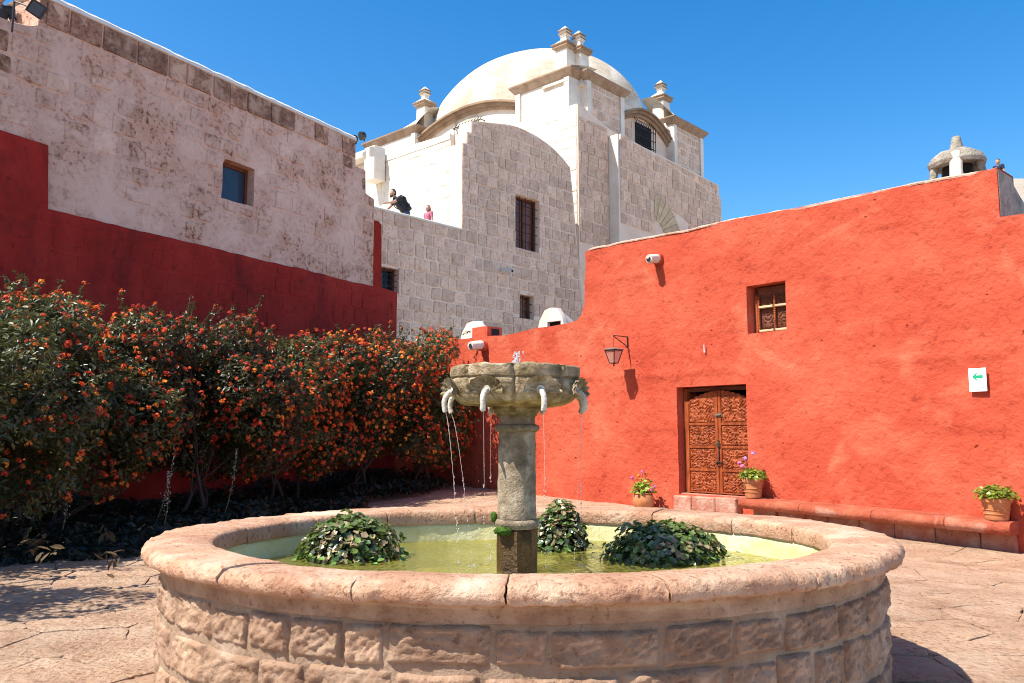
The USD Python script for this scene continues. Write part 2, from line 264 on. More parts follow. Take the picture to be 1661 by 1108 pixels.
mat('dome_plaster', {'g': ('geometry', {}), 's': ('vector_math', {'math_type': 'subtract', 'vector2': (1.2, 42.6, 0)}), 'x': ('separate_xyz', {}), 'a': ('math', {'math_type': 'arctan2'}), 'a5': ('math', {'math_type': 'multiply', 'value2': 5.}), 'c': ('combine_xyz', {}),
    'br': ('brick_texture', {'color1': (.36, .295, .22), 'color2': (.46, .39, .30), 'mortar': (.32, .26, .19), 'scale': 1., 'mortar_size': .02, 'mortar_smooth': .3, 'brick_width': .62, 'row_height': .34}),
    'n': ('noise_texture', {'scale': .9, 'detail': 7.}), 'r': ('rgb_ramp', {'ramp': [(.4, (.44, .38, .30)), (.62, (.55, .505, .435))]}), 'rf': ('rgb_ramp', {'ramp': [(.40, (.15, .15, .15)), (.60, (.9, .9, .9))]}), 'm': ('mix_color', {}), 'nb': ('noise_texture', {'scale': 9., 'detail': 6.}), 'b': ('bump', {'strength': .5, 'distance': .04}), 'p': ('principled_bsdf', {'roughness': .9, 'specular_ior_level': .2})},
    [('g.position', 's.vector1'), ('s.vector', 'x.vector'), ('x.y', 'a.value1'), ('x.x', 'a.value2'), ('a.value', 'a5.value1'), ('a5.value', 'c.x'), ('x.z', 'c.y'), ('c.vector', 'br.vector'), ('g.position', 'n.vector'), ('n.fac', 'r.fac'), ('n.fac', 'rf.fac'), ('rf.color', 'm.fac'), ('br.color', 'm.a'), ('r.color', 'm.b'), ('m.result', 'p.base_color'), ('g.position', 'nb.vector'), ('nb.fac', 'b.height'), ('b.normal', 'p.normal')])
plain('iron', (.035, .028, .026), .55, .2, bump=.3, metal=.6)
plain('lamp_iron', (.07, .022, .018), .6, .2)
plain('old_iron', (.16, .13, .10), .5, .25, metal=.7)
plain('bark', (.055, .038, .03), .9, .2, 12., bump=.6, bscale=40)
plain('stem_green', (.10, .12, .05), .8, .15)
plain('shrub_leaf', (.078, .083, .026), .42, .30, 3., spec=.5, translucent=.22, hue=.03)
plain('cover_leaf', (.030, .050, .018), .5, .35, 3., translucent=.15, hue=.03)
plain('dry_leaf', (.22, .13, .035), .8, .3)
plain('flower_red', (.82, .10, .03), .6, .22, 40., bump=.8, bscale=120, translucent=.2, hue=.012)
plain('flower_orange', (.88, .27, .04), .6, .22, 40., bump=.8, bscale=120, translucent=.2, hue=.012)
plain('flower_pink', (.72, .22, .45), .6, .15, translucent=.25)
plain('flower_lilac', (.62, .42, .72), .6, .15, translucent=.25)
plain('flower_white', (.7, .68, .6), .6, .15, translucent=.2)
plain('ivy_green', (.13, .19, .038), .28, .28, 8., spec=.6, translucent=.18, hue=.03)
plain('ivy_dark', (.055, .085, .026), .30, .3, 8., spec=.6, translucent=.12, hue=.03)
plain('ivy_bronze', (.32, .23, .12), .30, .28, 8., spec=.6, translucent=.15, hue=.02)
plain('pot_leaf', (.24, .33, .035), .4, .25, 8., translucent=.25, hue=.03)
plain('black_metal', (.018, .018, .02), .45, .1)
plain('grey_metal', (.30, .30, .29), .4, .1, metal=.6)
plain('lamp_front', (.03, .045, .06), .12, .1)
plain('dark_room', (.012, .010, .010), .9, .1)
plain('blue_pane', (.022, .032, .05), .15, .2)
plain('sign_white', (.80, .80, .78), .4, .02)
plain('sign_green', (.0, .30, .14), .5, .02)
plain('sign_grey', (.22, .25, .24), .5, .02)
plain('skin', (.44, .24, .16), .55, .06, 20.)
plain('dark_hair', (.022, .015, .012), .5, .2, 60.)
plain('red_hair', (.14, .035, .022), .5, .2, 60.)
plain('black_cloth', (.018, .018, .022), .85, .15, 12.)
plain('navy_cloth', (.015, .022, .07), .85, .15, 12.)
plain('blue_jeans', (.06, .09, .17), .85, .2, 12.)
plain('pink_cloth', (.66, .18, .28), .85, .12, 12.)
plain('grey_cloth', (.25, .24, .23), .85, .12, 12.)
plain('curtain', (.62, .20, .13), .85, .3, 4.)
mat('window_glass', {'fr': ('fresnel', {'IOR': 1.16}), 't': ('transparent_bsdf', {'color': (.9, .92, .9)}), 'g': ('glossy_bsdf', {'color': (1, 1, 1), 'roughness': .03}), 'm': ('mix_closure', {})}, [('fr.fac', 'm.fac'), ('t.BSDF', 'm.closure1'), ('g.BSDF', 'm.closure2')], 'm.closure')
mat('lantern_glass', {'d': ('principled_bsdf', {'base_color': (.5, .33, .27), 'roughness': .4}), 't': ('transparent_bsdf', {'color': (.95, .85, .8)}), 'm': ('mix_closure', {'fac': .55})}, [('d.BSDF', 'm.closure1'), ('t.BSDF', 'm.closure2')], 'm.closure')
mat('pool_water', {'g': ('geometry', {}), 'mp': ('mapping', {'scale': (1, 2.2, 1)}), 'n': ('noise_texture', {'scale': 9., 'detail': 3., 'distortion': 1.2}), 'wv': ('vector_math', {'math_type': 'subtract', 'vector2': (.03, 5.5, .62)}), 'wr': ('wave_texture', {'wave_type': 'rings', 'rings_direction': 'z', 'scale': 5.5, 'distortion': 3.5, 'detail': 2., 'detail_scale': 2.}), 'wm': ('math', {'math_type': 'multiply_add', 'value2': .30}), 'b': ('bump', {'strength': .6, 'distance': .04}),
    'fr': ('fresnel', {'IOR': 1.33}), 't': ('transparent_bsdf', {'color': (.88, .86, .48)}), 'n2': ('noise_texture', {'scale': 1.6, 'detail': 4.}), 'r2': ('rgb_ramp', {'ramp': [(.3, (.21, .21, .04)), (.7, (.33, .29, .07))]}), 'd': ('principled_bsdf', {'roughness': .3, 'specular_ior_level': .0}),
    'm1': ('mix_closure', {'fac': .38}), 'gl': ('glossy_bsdf', {'color': (1, 1, 1), 'roughness': .02}), 'm2': ('mix_closure', {})},
    [('g.position', 'mp.vector'), ('mp.vector', 'n.vector'), ('g.position', 'wv.vector1'), ('wv.vector', 'wr.vector'), ('wr.fac', 'wm.value1'), ('n.fac', 'wm.value3'), ('wm.value', 'b.height'), ('b.normal', 'fr.normal'), ('b.normal', 'gl.normal'), ('g.position', 'n2.vector'), ('n2.fac', 'r2.fac'), ('r2.color', 'd.base_color'),
     ('t.BSDF', 'm1.closure1'), ('d.BSDF', 'm1.closure2'), ('fr.fac', 'm2.fac'), ('m1.closure', 'm2.closure1'), ('gl.BSDF', 'm2.closure2')], 'm2.closure')
mat('water_drop', {'p': ('principled_bsdf', {'base_color': (.95, .95, .95), 'roughness': .05, 'transmission_weight': .8, 'ior': 1.33})})

# ------------------------------------------------------------------ frames of the place
def gslope(x, y): return .028 * (-.669 * (x - 3.768) + .743 * (y - 15.70))
def gz(x, y):
    """height of the courtyard floor: a gentle fall towards the camera side, level far away"""
    x = np.asarray(x, float); y = np.asarray(y, float); r = np.hypot(x, y - 10)
    k = np.clip(1 - ((x - 3.768) * -.743 + (y - 15.70) * -.669 - .6) / 5.5, 0, 1)      # only the strip along the red wall falls away
    return np.clip(gslope(x, y), -.3, .3) * k * k * (3 - 2 * k) * np.clip((60 - r) / 30, 0, 1)
R0 = np.array([3.76766766, 15.70061448]); dR = np.array([.669, -.743]); dR /= np.linalg.norm(dR); nR = np.array([dR[1], -dR[0]])
FR = Frame(R0, dR, nR)
uC = FR.uz(640, 600)[0]; C = R0 + dR * uC
dL = np.array([-.5, -.866]); nL = np.array([.866, -.5]); FL = Frame(C, dL, nL)
r_ = ray(640, 600); OF = (EYE + r_ * (25.7 / r_[1]))[:2]
dF = np.array([.674, .738]); dF /= np.linalg.norm(dF); nF = np.array([dF[1], -dF[0]])
FF = Frame(OF, dF, nF)                       # church faces in shade: u, z, w
def FU(u): return Frame(OF + dF * u, nF, -dF)  # church faces in the sun, standing at u: coordinate along nF

# ================================================================== SETTING
rng = np.random.default_rng(7)
xs = np.unique(np.r_[np.linspace(-400, -30, 8), np.linspace(-30, 30, 61), np.linspace(30, 400, 8)]); ys = np.unique(np.r_[np.linspace(-400, -10, 8), np.linspace(-10, 45, 56), np.linspace(45, 600, 9)])
X, Y = np.meshgrid(xs, ys, indexing='ij'); nv = len(ys); V = np.stack([X.ravel(), Y.ravel(), gz(X, Y).ravel() - .006], 1)
i, j = np.meshgrid(np.arange(len(xs) - 1), np.arange(nv - 1), indexing='ij'); a = (i * nv + j).ravel()
single('ground', (V, np.vstack([np.stack([a, a + nv, a + nv + 1], 1), np.stack([a, a + nv + 1, a + 1], 1)])), 'paving_mortar', 'mortar bed of the courtyard floor running on under the buildings', 'ground', True, kind='structure')

# fountain centre and ellipse
D = 5.5
FC = np.array([atdepth(846, 900, D)[0], D])
WO, SO, WI, SI = .4265 * D, .368 * D, .346 * D, .297 * D
RIMZ = 1.5 - 155 / 1358 * D
# paving stones
pave = thing('pavement', 'uneven pinkish flagstones covering the courtyard around the fountain', 'pavement', kind='structure')
pts = []
gx, gy = np.meshgrid(np.arange(-11, 9.5, .78), np.arange(1.2, 24.5, .62), indexing='ij')
pts = np.stack([(gx + (np.arange(gx.shape[1]) % 2)[None] * .39).ravel(), gy.ravel()], 1) + rng.uniform(-.36, .36, (gx.size, 2)) * [1.05, .8]
vor = Voronoi(pts); stones = []
for k in range(len(pts)):
    reg = vor.regions[vor.point_region[k]]
    if -1 in reg or not reg: continue
    P = Polygon(vor.vertices[reg])
    c = np.array(P.centroid.coords[0])
    if P.area > 2.2 or P.area < .03: continue
    if ((c[0] - FC[0]) / (WO - .35)) ** 2 + ((c[1] - FC[1]) / (SO - .35)) ** 2 < 1: continue
    if np.dot(c - R0, nR) < .1 or np.dot(c - C, nL) < 1.4: continue
    if c[1] < 1.2 or abs(c[0]) / c[1] > .85: continue
    stones.append((np.hypot(*c), P.buffer(-.006).buffer(-.03).buffer(.03, quad_segs=1)))
stones.sort(key=lambda q: q[0])
rest = []
for k, (d_, P) in enumerate(stones):
    if P.geom_type != 'Polygon' or P.is_empty: continue
    P = P.simplify(.01)
    e = np.array(P.exterior.segmentize(.16 if d_ < 9 else .4).coords)[:-1]
    if not P.exterior.is_ccw: e = e[::-1]
    c = e.mean(0); n = len(e); h0 = rng.uniform(.0, .006); tl = rng.normal(0, .004, 2)
    e = e + np.stack([fbm(np.c_[e * 5, np.zeros(n)], 3, 41), fbm(np.c_[e * 5, np.zeros(n)], 3, 42)], 1) * .10
    rings = []
    for s_, dz in ((1., -.03), (1., .004), (.965, .008), (.62, .009), (.3, .008)):
        q = c + (e - c) * s_ + (rng.normal(0, .006, (n, 2)) if s_ == 1. and dz > 0 else 0)
        z = gz(q[:, 0], q[:, 1]) + h0 + dz + (q - c) @ tl + (fbm(np.c_[q * 2.2, np.zeros(n)], 3) * .03 if dz > 0 else 0)
        rings.append(np.c_[q, z])
    v = np.vstack(rings + [np.r_[c, gz(*c) + h0 + .009 + fbm(np.r_[c * 2.2, 0][None], 3)[0] * .03][None]])
    g = np.arange(n); h = (g + 1) % n; f = []
    for q in range(4):
        f += [np.stack([q * n + g, q * n + h, (q + 1) * n + h], 1), np.stack([q * n + g, (q + 1) * n + h, (q + 1) * n + g], 1)]
    f.append(np.stack([4 * n + g, 4 * n + h, np.full(n, 5 * n)], 1))
    if k < 300: part(pave, 'paving_stone', (v, np.vstack(f)), 'paving_stone', 40)
    else: rest.append((v, np.vstack(f)))
if rest: part(pave, 'far_paving_stones', cat_(rest), 'paving_stone', 40, kind='stuff')

# ------------------------------------------------------------------ left wall
UE = FL.uz(606, 400)[0]                         # far end of the pale wall
TOPZ = 9.50
lw = thing('convent_wall', 'tall weathered pale wall with a red band coloured darker for its shade, running along the left of the courtyard', 'wall')
ut = FL.uz(62, 30)[0]
ptop = Polygon([(UE, -.3), (UE, 8.05), (UE + .38, 8.05), (UE + .40, 8.76), (UE + .83, 8.76), (UE + .86, TOPZ), (ut, TOPZ - .02), (ut, 8.9), (ut + .25, 8.78), (17, 8.5), (17, -.3)])
wu0, wz0 = FL.uz(411, 334); wu1, wz1 = FL.uz(362, 258); wz0 = (wz0 + FL.uz(362, 325)[1]) / 2; wz1 = (wz1 + FL.uz(410, 272)[1]) / 2
hole = sbox(wu0, wz0, wu1, wz1)
part(lw, 'wall', wall(FL, ptop.difference(hole), 1.1, 0, .16, .03, 1.1, 3, .01), 'washed_wall')
red = [FL.uz(640, 475, .07), FL.uz(78, 336, .07), FL.uz(78, 235, .07), FL.uz(0, 205, .07)]
zb = 5.56
pred = Polygon([(.02, -.3), (.02, zb)] + [(u, zb + .012 * math.sin(u * 2.1) + .035 * (meshkit.noise(np.array([u * 2.6, .5, 3.]), 4) - .5) + .02 * (meshkit.noise(np.array([u * 9., .5, 3.]), 5) - .5)) for u in np.linspace(.4, red[1][0] - .1, 110)] + [(red[1][0], zb), (red[2][0], red[2][1]), (17, red[3][1]), (17, -.3)])
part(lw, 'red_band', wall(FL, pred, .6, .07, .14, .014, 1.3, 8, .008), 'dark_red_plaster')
# white rounded cap along the top, catching the sun
cu = np.linspace(UE + .86, ut, 70); capm = []
prof = np.array([(-1.1, -.02), (-1.1, .10), (-.2, .12), (0, .085), (.045, .03), (.05, -.03), (.0, -.05)])
def capfn(s, t):
    u = UE + .86 + s * (ut - UE - .86); k = np.minimum((t * (len(prof) - 1)), len(prof) - 1); w = np.interp(k, np.arange(len(prof)), prof[:, 0]); z = np.interp(k, np.arange(len(prof)), prof[:, 1])
    q = np.stack([u, z, w], 1); nz = fbm(q * 3.1, 3, 4) * .07
    return FL.at(u, TOPZ + z + nz * (z > 0), w + nz * .6)
part(lw, 'wall_cap', grid(120, len(prof), capfn, True), 'pale_plaster', 50)
rb = np.random.default_rng(21)
zone = ptop.difference(hole.buffer(.06)).intersection(sbox(0, 5.62, 12.5, 12)).difference(pred.buffer(.02))
bl = courses(zone.intersection(sbox(0, 5.6, 12.6, 8.98)), .44, .38, .66, rb, .02, .02)
topc = courses(zone.intersection(sbox(0, 8.98, 12.6, 9.46)), .62, .42, .78, rb, .012, .012, z0=8.97)
def lmat(P, r):
    c = P.centroid
    return 'brown_stone' if (c.y > 8.98 and r.random() < .9) or (c.x < UE + 1.2 and c.y > 7.6 and r.random() < .6) or (c.x > 10.7 and c.y > 7.9 and r.random() < .6) else 'washed_stone'
topc += [P for P in bl if False]
used = put_blocks(lw, FL, topc, .012, .016, .02, lmat, rb, 300, depth=.03)
bl = [P for P in bl if rb.random() < (.55 if P.centroid.x > 3.2 else .85)]
put_blocks(lw, FL, bl, .004, .008, .05, lmat, rb, 300 - used, depth=.04)
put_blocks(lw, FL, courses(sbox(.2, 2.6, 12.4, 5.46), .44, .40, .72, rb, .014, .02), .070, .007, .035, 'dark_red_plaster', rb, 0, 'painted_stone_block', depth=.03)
# its small window
w = part(lw, 'window', fbox(FL, wu0 - .02, wu1 + .02, wz0 - .02, wz1 + .02, -.42, -.40), 'dark_room')
for q in ((wu0, wu0 + .07, wz0, wz1), (wu1 - .07, wu1, wz0, wz1), (wu0 + .07, wu1 - .07, wz0, wz0 + .07), (wu0 + .07, wu1 - .07, wz1 - .08, wz1)):
    part(w, 'window_frame', fbox(FL, *q, -.30, -.22, .006), 'dark_wood')
part(w, 'pane', fbox(FL, wu0 + .07, wu1 - .07, wz0 + .07, wz1 - .08, -.27, -.262), 'blue_pane')
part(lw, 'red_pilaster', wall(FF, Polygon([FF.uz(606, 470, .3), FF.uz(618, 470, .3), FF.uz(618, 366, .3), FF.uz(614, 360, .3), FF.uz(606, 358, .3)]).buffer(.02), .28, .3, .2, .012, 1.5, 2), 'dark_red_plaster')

# ------------------------------------------------------------------ red wall on the right
rw = thing('red_wall', 'sunlit red plastered courtyard wall with a carved door and a small carved window', 'wall')
uS = FR.uz(949, 450)[0]; uT = FR.uz(1618, 300)[0]
du0, du1, dz0, dz1 = FR.uz(1097, 628)[0], FR.uz(1210, 640)[0], .36, 2.42
vu0, vu1, vz0, vz1 = FR.uz(1211, 500)[0], FR.uz(1275, 500)[0], 3.33, 4.21
def lowtop(u): return 3.95 + .04 * math.sin(u * 1.3) + .02 * math.sin(u * 3.7 + 1)
top = [(u, lowtop(u)) for u in np.linspace(uC - 1.2, uS - .55, 16)] + [(uS - .25, 4.02), (uS - .1, 4.15), (uS - .02, 4.4), (uS, 5.5), (uS + .15, 5.56)]
top += [(u, 5.57 - .15 * (u - uS) / (uT - uS) + .008 * math.sin(u * 2.2)) for u in np.linspace(uS + .5, uT - .1, 22)] + [(uT, 5.42)]
pr = Polygon([(uC - 1.2, -.5)] + top + [(uT, -.5)])
holes = unary_union([sbox(du0, dz0, du1, dz1), sbox(vu0, vz0, vu1, vz1)])
V_, F_ = wall(Frame((0, 0), (1, 0), (0, -1)), pr.difference(holes), .7, 0, .085, .0, 1., 5)
# own frame coordinates back, then relief: slow swells, trowel ridges, pitted patches
v = np.stack([V_[:, 0], V_[:, 2], -V_[:, 1]], 1)
msk = np.clip((v[:, 2] + .35) / .35, 0, 1)
patch = np.clip(fbm(v * [.55, .8, 1], 3, 31) * 5 + .25, 0, 1)
ledge = lambda z0, a, k: a * np.exp(-((v[:, 1] - z0 - .05 * np.sin(v[:, 0] * k)) / .05) ** 2) * np.clip(fbm(v * [.5, .2, 1], 2, 77) * 6 + .4, 0, 1)
v[:, 2] += msk * (.045 * 2 * fbm(v * [.8, .9, 1], 3, 11) + .030 * fbm(v * [2.2, 2.6, 1], 3, 12) + .026 * patch * (fbm(v * 8, 2, 13)) + ledge(2.72, .03, 1.2) + ledge(4.85, .022, .7) + ledge(1.7, .018, .9))
v[:, 1] += .028 * fbm(v * 1.6, 3, 15) * (v[:, 1] > 3.6); v[:, 0] += .03 * fbm(v * 1.8, 3, 16)
part(rw, 'wall', (FR.at(v[:, 0], v[:, 1], v[:, 2]), F_), 'red_plaster', 40)
# lower continuation, a touch proud, beyond the seam on the right
uQ = FR.uz(1640, 800)[0]
part(rw, 'wall', wall(FR, Polygon([(uQ, -.6), (uQ, 4.62), (uT + .02, 4.66), (9.5, 4.55), (9.5, -.6)]), .7, .05, .12, .035, 1.2, 6, .01), 'red_plaster', 40)
# thin pale edge along the coping
def copefn(a, b, zf, seed):
    pf = np.array([(-.72, -.03), (-.72, .03), (-.15, .03), (-.03, .02), (.006, -.006), (.0, -.03)])
    def fn(s, t):
        u = a + s * (b - a); k = t * (len(pf) - 1); w = np.interp(k, np.arange(len(pf)), pf[:, 0]); z = np.interp(k, np.arange(len(pf)), pf[:, 1]); nz = fbm(np.stack([u * 2.5, z, w], 1), 3, seed) * .05
        return FR.at(u, zf(u) + z + nz, w + nz * .5)
    return grid(100, len(pf), fn)
part(rw, 'wall_cap', copefn(uS + .12, uT, lambda u: np.interp(u, *np.array(top).T), 3), 'washed_stone', 50)
part(rw, 'return_wall', wall(Frame(R0 + dR * (uT - .02), nR, dR), Polygon([(-6, 2), (-6, 3.6), (-3.3, 4.35), (-1.5, 4.95), (-.72, 5.38), (-.72, 2)]), .6, 0, .2, .03, 1.3, 14), 'grey_stone')
part(rw, 'return_wall', wall(Frame(R0 + dR * (uT + .01), nR, dR), Polygon([(-.71, 4.4), (-.71, 5.40), (-.03, 5.40), (-.03, 4.4)]), .03, 0, .12, .01, 1.3, 15), 'grey_stone')
# flat roof behind the low stretch and room backs, so that nothing is see-through
part(rw, 'flat_roof', fbox(FR, uC - .6, uS - .3, 3.5, 3.62, -4.2, -.72), 'pale_plaster')
part(rw, 'flat_roof', fbox(FR, uS + .02, uT - .6, 5.0, 5.15, -6.2, -.72), 'pale_plaster')
part(rw, 'room_back', fbox(FR, du0 - .3, vu1 + .3, 0, 4.6, -1.0, -.95), 'dark_room')
part(rw, 'wall_peg', tube([FR.at(-.12, 3.06, -.05), FR.at(-.12, 3.06, .03), FR.at(-.115, 3.20, .05)], [.012, .016, .010], 8), 'pale_plaster')

# ------------------------------------------------------------------ church annexe with the gable
ax = thing('church_annexe', 'grey stone side building of the church with a curved gable and a barred tall window', 'building')
c3 = [(9.80, -.3), (9.72, 5.5), (9.55, 6.6), (9.19, 9.44), (8.83, 12.08), (8.35, 12.36), (7.87, 12.57), (7.3, 12.74), (6.77, 12.84), (5.71, 12.89), (5.0, 12.80), (4.38, 12.66), (3.28, 12.42), (3.26, 12.0), (3.06, 11.98), (3.04, 11.55), (2.84, 11.52), (2.84, 8.40), (-3.5, 8.46), (-3.5, -.3)]
gwin = (5.57, 6.92, 8.30, 10.30); swin = (5.80, 6.59, 5.72, 6.60); cwin = (-.63, .09, 5.92, 6.67)
pF = Polygon(c3).difference(unary_union([sbox(a, c, b, d) for a, b, c, d in (gwin, swin, cwin)]))
part(ax, 'facade', wall(FF, pF, .6, 0, .25, .02, 1., 4), 'church_mortar')
body = [(2.87, 7.0)] + [(max(u, 2.87), z - .05) for u, z in c3[16:3:-1] if u < 8.9] + [(8.86, 7.0)]
body = Polygon([(2.87, 6.), (2.87, 11.95), (3.5, 12.2), (4.4, 12.4), (5.7, 12.5), (6.8, 12.45), (7.9, 12.2), (8.7, 11.7), (9.0, 6.)])
part(ax, 'vault', wall(FF, body, 9.0, -.601, .6, .02, .7, 5), 'church_plaster')
part(ax, 'side_parapet', wall(FU(2.84), Polygon([(-9.6, 11.8), (-9.6, 12.12), (-4.9, 12.12), (-4.7, 12.05), (-2.6, 12.08), (-.62, 12.0), (-.62, 11.8)]), .3, .0, .2, .02, 1., 6), 'church_plaster')
part(ax, 'terrace_floor', fbox(FF, -3.5, 2.87, 7.65, 7.85, -9.6, -.61), 'pale_plaster')
part(ax, 'parapet_cap', fbox(FF, -3.5, 2.83, 8.41, 8.50, -.66, .05, .03), 'pale_plaster')
pier = FU(2.84)
part(ax, 'pier', fbox(FU(2.28), -4.75, -4.15, 11.0, 12.30, -.55, .0, .02), 'church_plaster')
part(ax, 'pier_beam', fbox(FU(2.28), -6.4, -4.75, 12.0, 12.28, -.5, -.05, .02), 'church_plaster')
rb2 = np.random.default_rng(5)
zF = Polygon(c3).buffer(-.012).intersection(sbox(-.95, 4.6, 9.8, 13)).difference(unary_union([sbox(a, c, b, d) for a, b, c, d in (gwin, swin, cwin)]))
polys = courses(zF, .42, .34, .66, rb2, .022, .016, holes=(gwin, swin, cwin))
put_blocks(ax, FF, polys, .010, .014, .02, 'church_stone', rb2, 300)
def barred(parent, fr, a, b, c, d, nu, nz, m_in, name='window'):
    w = part(parent, name, fbox(fr, a - .02, b + .02, c - .02, d + .02, -.40, -.37), m_in)
    for q in ((a, a + .07, c, d), (b - .07, b, c, d), (a + .07, b - .07, c, c + .07), (a + .07, b - .07, d - .07, d)):
        part(w, 'window_frame', fbox(fr, *q, -.30, -.20, .005), 'dark_wood')
    part(w, 'pane', fbox(fr, a + .07, b - .07, c + .07, d - .07, -.262, -.256), 'window_glass')
    for k in range(1, nu): part(w, 'bar', tube([fr.at(a + (b - a) * k / nu, c - .02, -.10), fr.at(a + (b - a) * k / nu, d + .02, -.10)], .014, 6), 'iron')
    for k in range(1, nz): part(w, 'bar', tube([fr.at(a - .02, c + (d - c) * k / nz, -.10), fr.at(b + .02, c + (d - c) * k / nz, -.10)], .014, 6), 'iron')
    return w
w = barred(ax, FF, *gwin[:2], *gwin[2:], 4, 6, 'curtain')
part(w, 'mullion', fbox(FF, 6.21, 6.28, 8.37, 10.23, -.30, -.21, .005), 'dark_wood')
barred(ax, FF, *swin, 3, 3, 'curtain'); barred(ax, FF, *cwin, 3, 4, 'blue_pane')

# ------------------------------------------------------------------ church
ch = thing('church', 'pale stone church with a white dome on a cross shaped drum', 'church')
part(ch, 'main_wall', wall(FF, Polygon([(9.83, -.3), (9.81, 6), (9.80, 15.15), (10.6, 15.05), (12.2, 14.66), (21.7, 14.36), (21.8, -.3)]), 15, -.4, .9, .03, .5, 3), 'church_plaster')
part(ch, 'shaded_wall', wall(FF, Polygon([(9.84, -.3), (9.83, 15.10), (10.6, 15.02), (12.2, 14.63), (21.66, 14.32), (21.7, -.3)]), .05, -.36, .3, .012, .9, 6), 'church_mortar')
bt = Polygon([(11.86, -.3), (12.0, 9.7), (12.15, 14.36), (14.5, 14.16), (17.9, 13.75), (20.9, 13.42), (20.98, -.3)])
part(ch, 'buttress', wall(FF, bt, .52, .15, .3, .02, .9, 7), 'church_mortar')
part(ch, 'buttress_side', wall(FU(11.97), Polygon([(-.34, 6.), (-.34, 14.1), (-.32, 14.30), (.15, 14.30), (.17, 6.)]), .1, .04, .3, .02, 1., 8), 'church_plaster')
rc = np.random.default_rng(9)
N = 300
fan = unary_union([Polygon([(14.9, 10.6), (14.75, 11.75), (15.3, 12.0), (17.75, 11.5), (17.3, 10.6)])])
N -= put_blocks(ch, FF, courses(bt.buffer(-.03).intersection(sbox(11.9, 10.4, 21, 15)).difference(fan), .46, .42, .72, rc, .02, .014), .16, .014, .02, 'church_stone', rc, 190)
N -= put_blocks(ch, FF, courses(sbox(9.9, 9.3, 11.9, 14.62), .46, .42, .72, rc, .02, .014), -.345, .014, .02, 'church_stone', rc, 50)
put_blocks(ch, FF, courses(Polygon([(12.3, 14.42), (12.3, 14.6), (21.6, 14.28), (21.2, 13.55), (20.9, 13.55)]), .42, .5, .8, rc, .02, .01), -.345, .012, .02, 'church_stone', rc, 20)
put_blocks(ch, FU(9.8), courses(sbox(-6.8, 9.5, -.42, 15.05), .46, .45, .8, rc, .012, .012), .012, .003, .012, 'church_plaster', rc, 0, 'sunlit_stone_block')
put_blocks(ax, FU(2.87), courses(sbox(-9.4, 8.0, -.62, 11.78), .44, .42, .75, rb2, .012, .012), .010, .003, .012, 'church_plaster', rb2, 0, 'sunlit_stone_block')
# fan of tan wedge stones over a blocked arch
for k in range(6):
    a0, a1 = math.radians(18 + k * 11.5), math.radians(18 + k * 11.5 + 10.6); c0 = (14.55, 10.35)
    P = Polygon([(c0[0] + r * math.cos(a) * 1.25, c0[1] + r * math.sin(a)) for r, a in ((.75, a0), (1.9, a0), (1.9, a1), (.75, a1))])
    part(ch, 'arch_stone', block(FF, P, .16, .03, .02, rc), 'tan_stone', 30)
# drum
Z0, Z1 = 14.2, 16.95
def mbox(u0, u1, w0, w1, z0, z1): return Manifold.cube([u1 - u0, z1 - z0, w1 - w0]).translate([u0, z0, w0])
def fm(man): return FF.mesh(man.to_mesh().vert_properties[:, :3], man.to_mesh().tri_verts)
core = mbox(10.95, 21.0, -15., -1.40, Z0, Z1 - .02)
core -= mbox(10.0, 11.42, -2.0, -.5, Z0 - 1, Z1 + 1)
part(ch, 'drum', fm(core), 'church_plaster')
for (u0, u1, w0, w1, nm) in ((10.5, 11.4, -4.41, -1.27, 'A1'), (10.5, 11.4, -15.25, -11.3, 'A2'), (11.23, 14.05, -1.55, -1.0, 'B1'), (18.3, 21.2, -1.55, -1.0, 'B2')):
    blk = part(ch, 'corner_block', fm(mbox(u0, u1, w0, w1, Z0, Z1)), 'church_plaster')
    # flared cornice all round the block, then a thin slab
    lo = np.array([(u, Z1 - .12, w) for u in (u0 - .03, u1 + .03) for w in (w0 - .03, w1 + .03)]); e = .26
    hi = np.array([(u, Z1 + .17, w) for u in (u0 - e, u1 + e) for w in (w0 - e, w1 + e)]); hi2 = hi + [0, .07, 0]
    hh = trimesh.convex.convex_hull(np.vstack([lo, hi, hi2])); part(blk, 'cornice', FF.mesh(hh.vertices, hh.faces), 'cornice_stone', 30)
    # pilaster strips at both ends of the visible face
    if nm[0] == 'A':
        for wa in (w0 + .02, w1 - .30): part(blk, 'pilaster', fm(mbox(u0 - .08, u0, wa, wa + .28, Z0, Z1 - .13)), 'church_plaster')
    else:
        for ua in (u0 + .02, u1 - .30): part(blk, 'pilaster', fm(mbox(ua, ua + .28, w1, w1 + .08, Z0, Z1 - .13)), 'church_plaster')
        put_blocks(ch, FF, courses(sbox(u0 + .32, 14.5, u1 - .32, Z1 - .14), .42, .36, .6, rc, .018, .012), w1 + .004, .012, .02, 'church_stone', rc, 24)
    # concave roof running up towards the pinnacle
    A = nm[0] == 'A'
    L_ = (w1 - w0) if A else (u1 - u0); inner_first = nm in ('A1',)
    def rf(s, t, u0=u0, u1=u1, w0=w0, w1=w1, A=A, nm=nm):
        d = t * 1.9; up = {'A1': s, 'A2': s, 'B1': 1 - s, 'B2': 1 - s}[nm]
        hh_ = 1.2 if nm[1] == '2' else .30
        h = (.06 + hh_ * up ** 1.7) * np.clip(d / 1.1, 0, 1) ** .9 + np.clip(d - 1.1, 0, 9) * .12
        if A: u, w = u0 - .2 + d, w0 - .2 + s * (w1 - w0 + .4)
        else: u, w = u0 - .2 + s * (u1 - u0 + .4), w1 + .2 - d
        return FF.at(u, Z1 + .23 + h, w)
    part(blk, 'roof', grid(14, 12, rf, A), 'church_plaster', True)
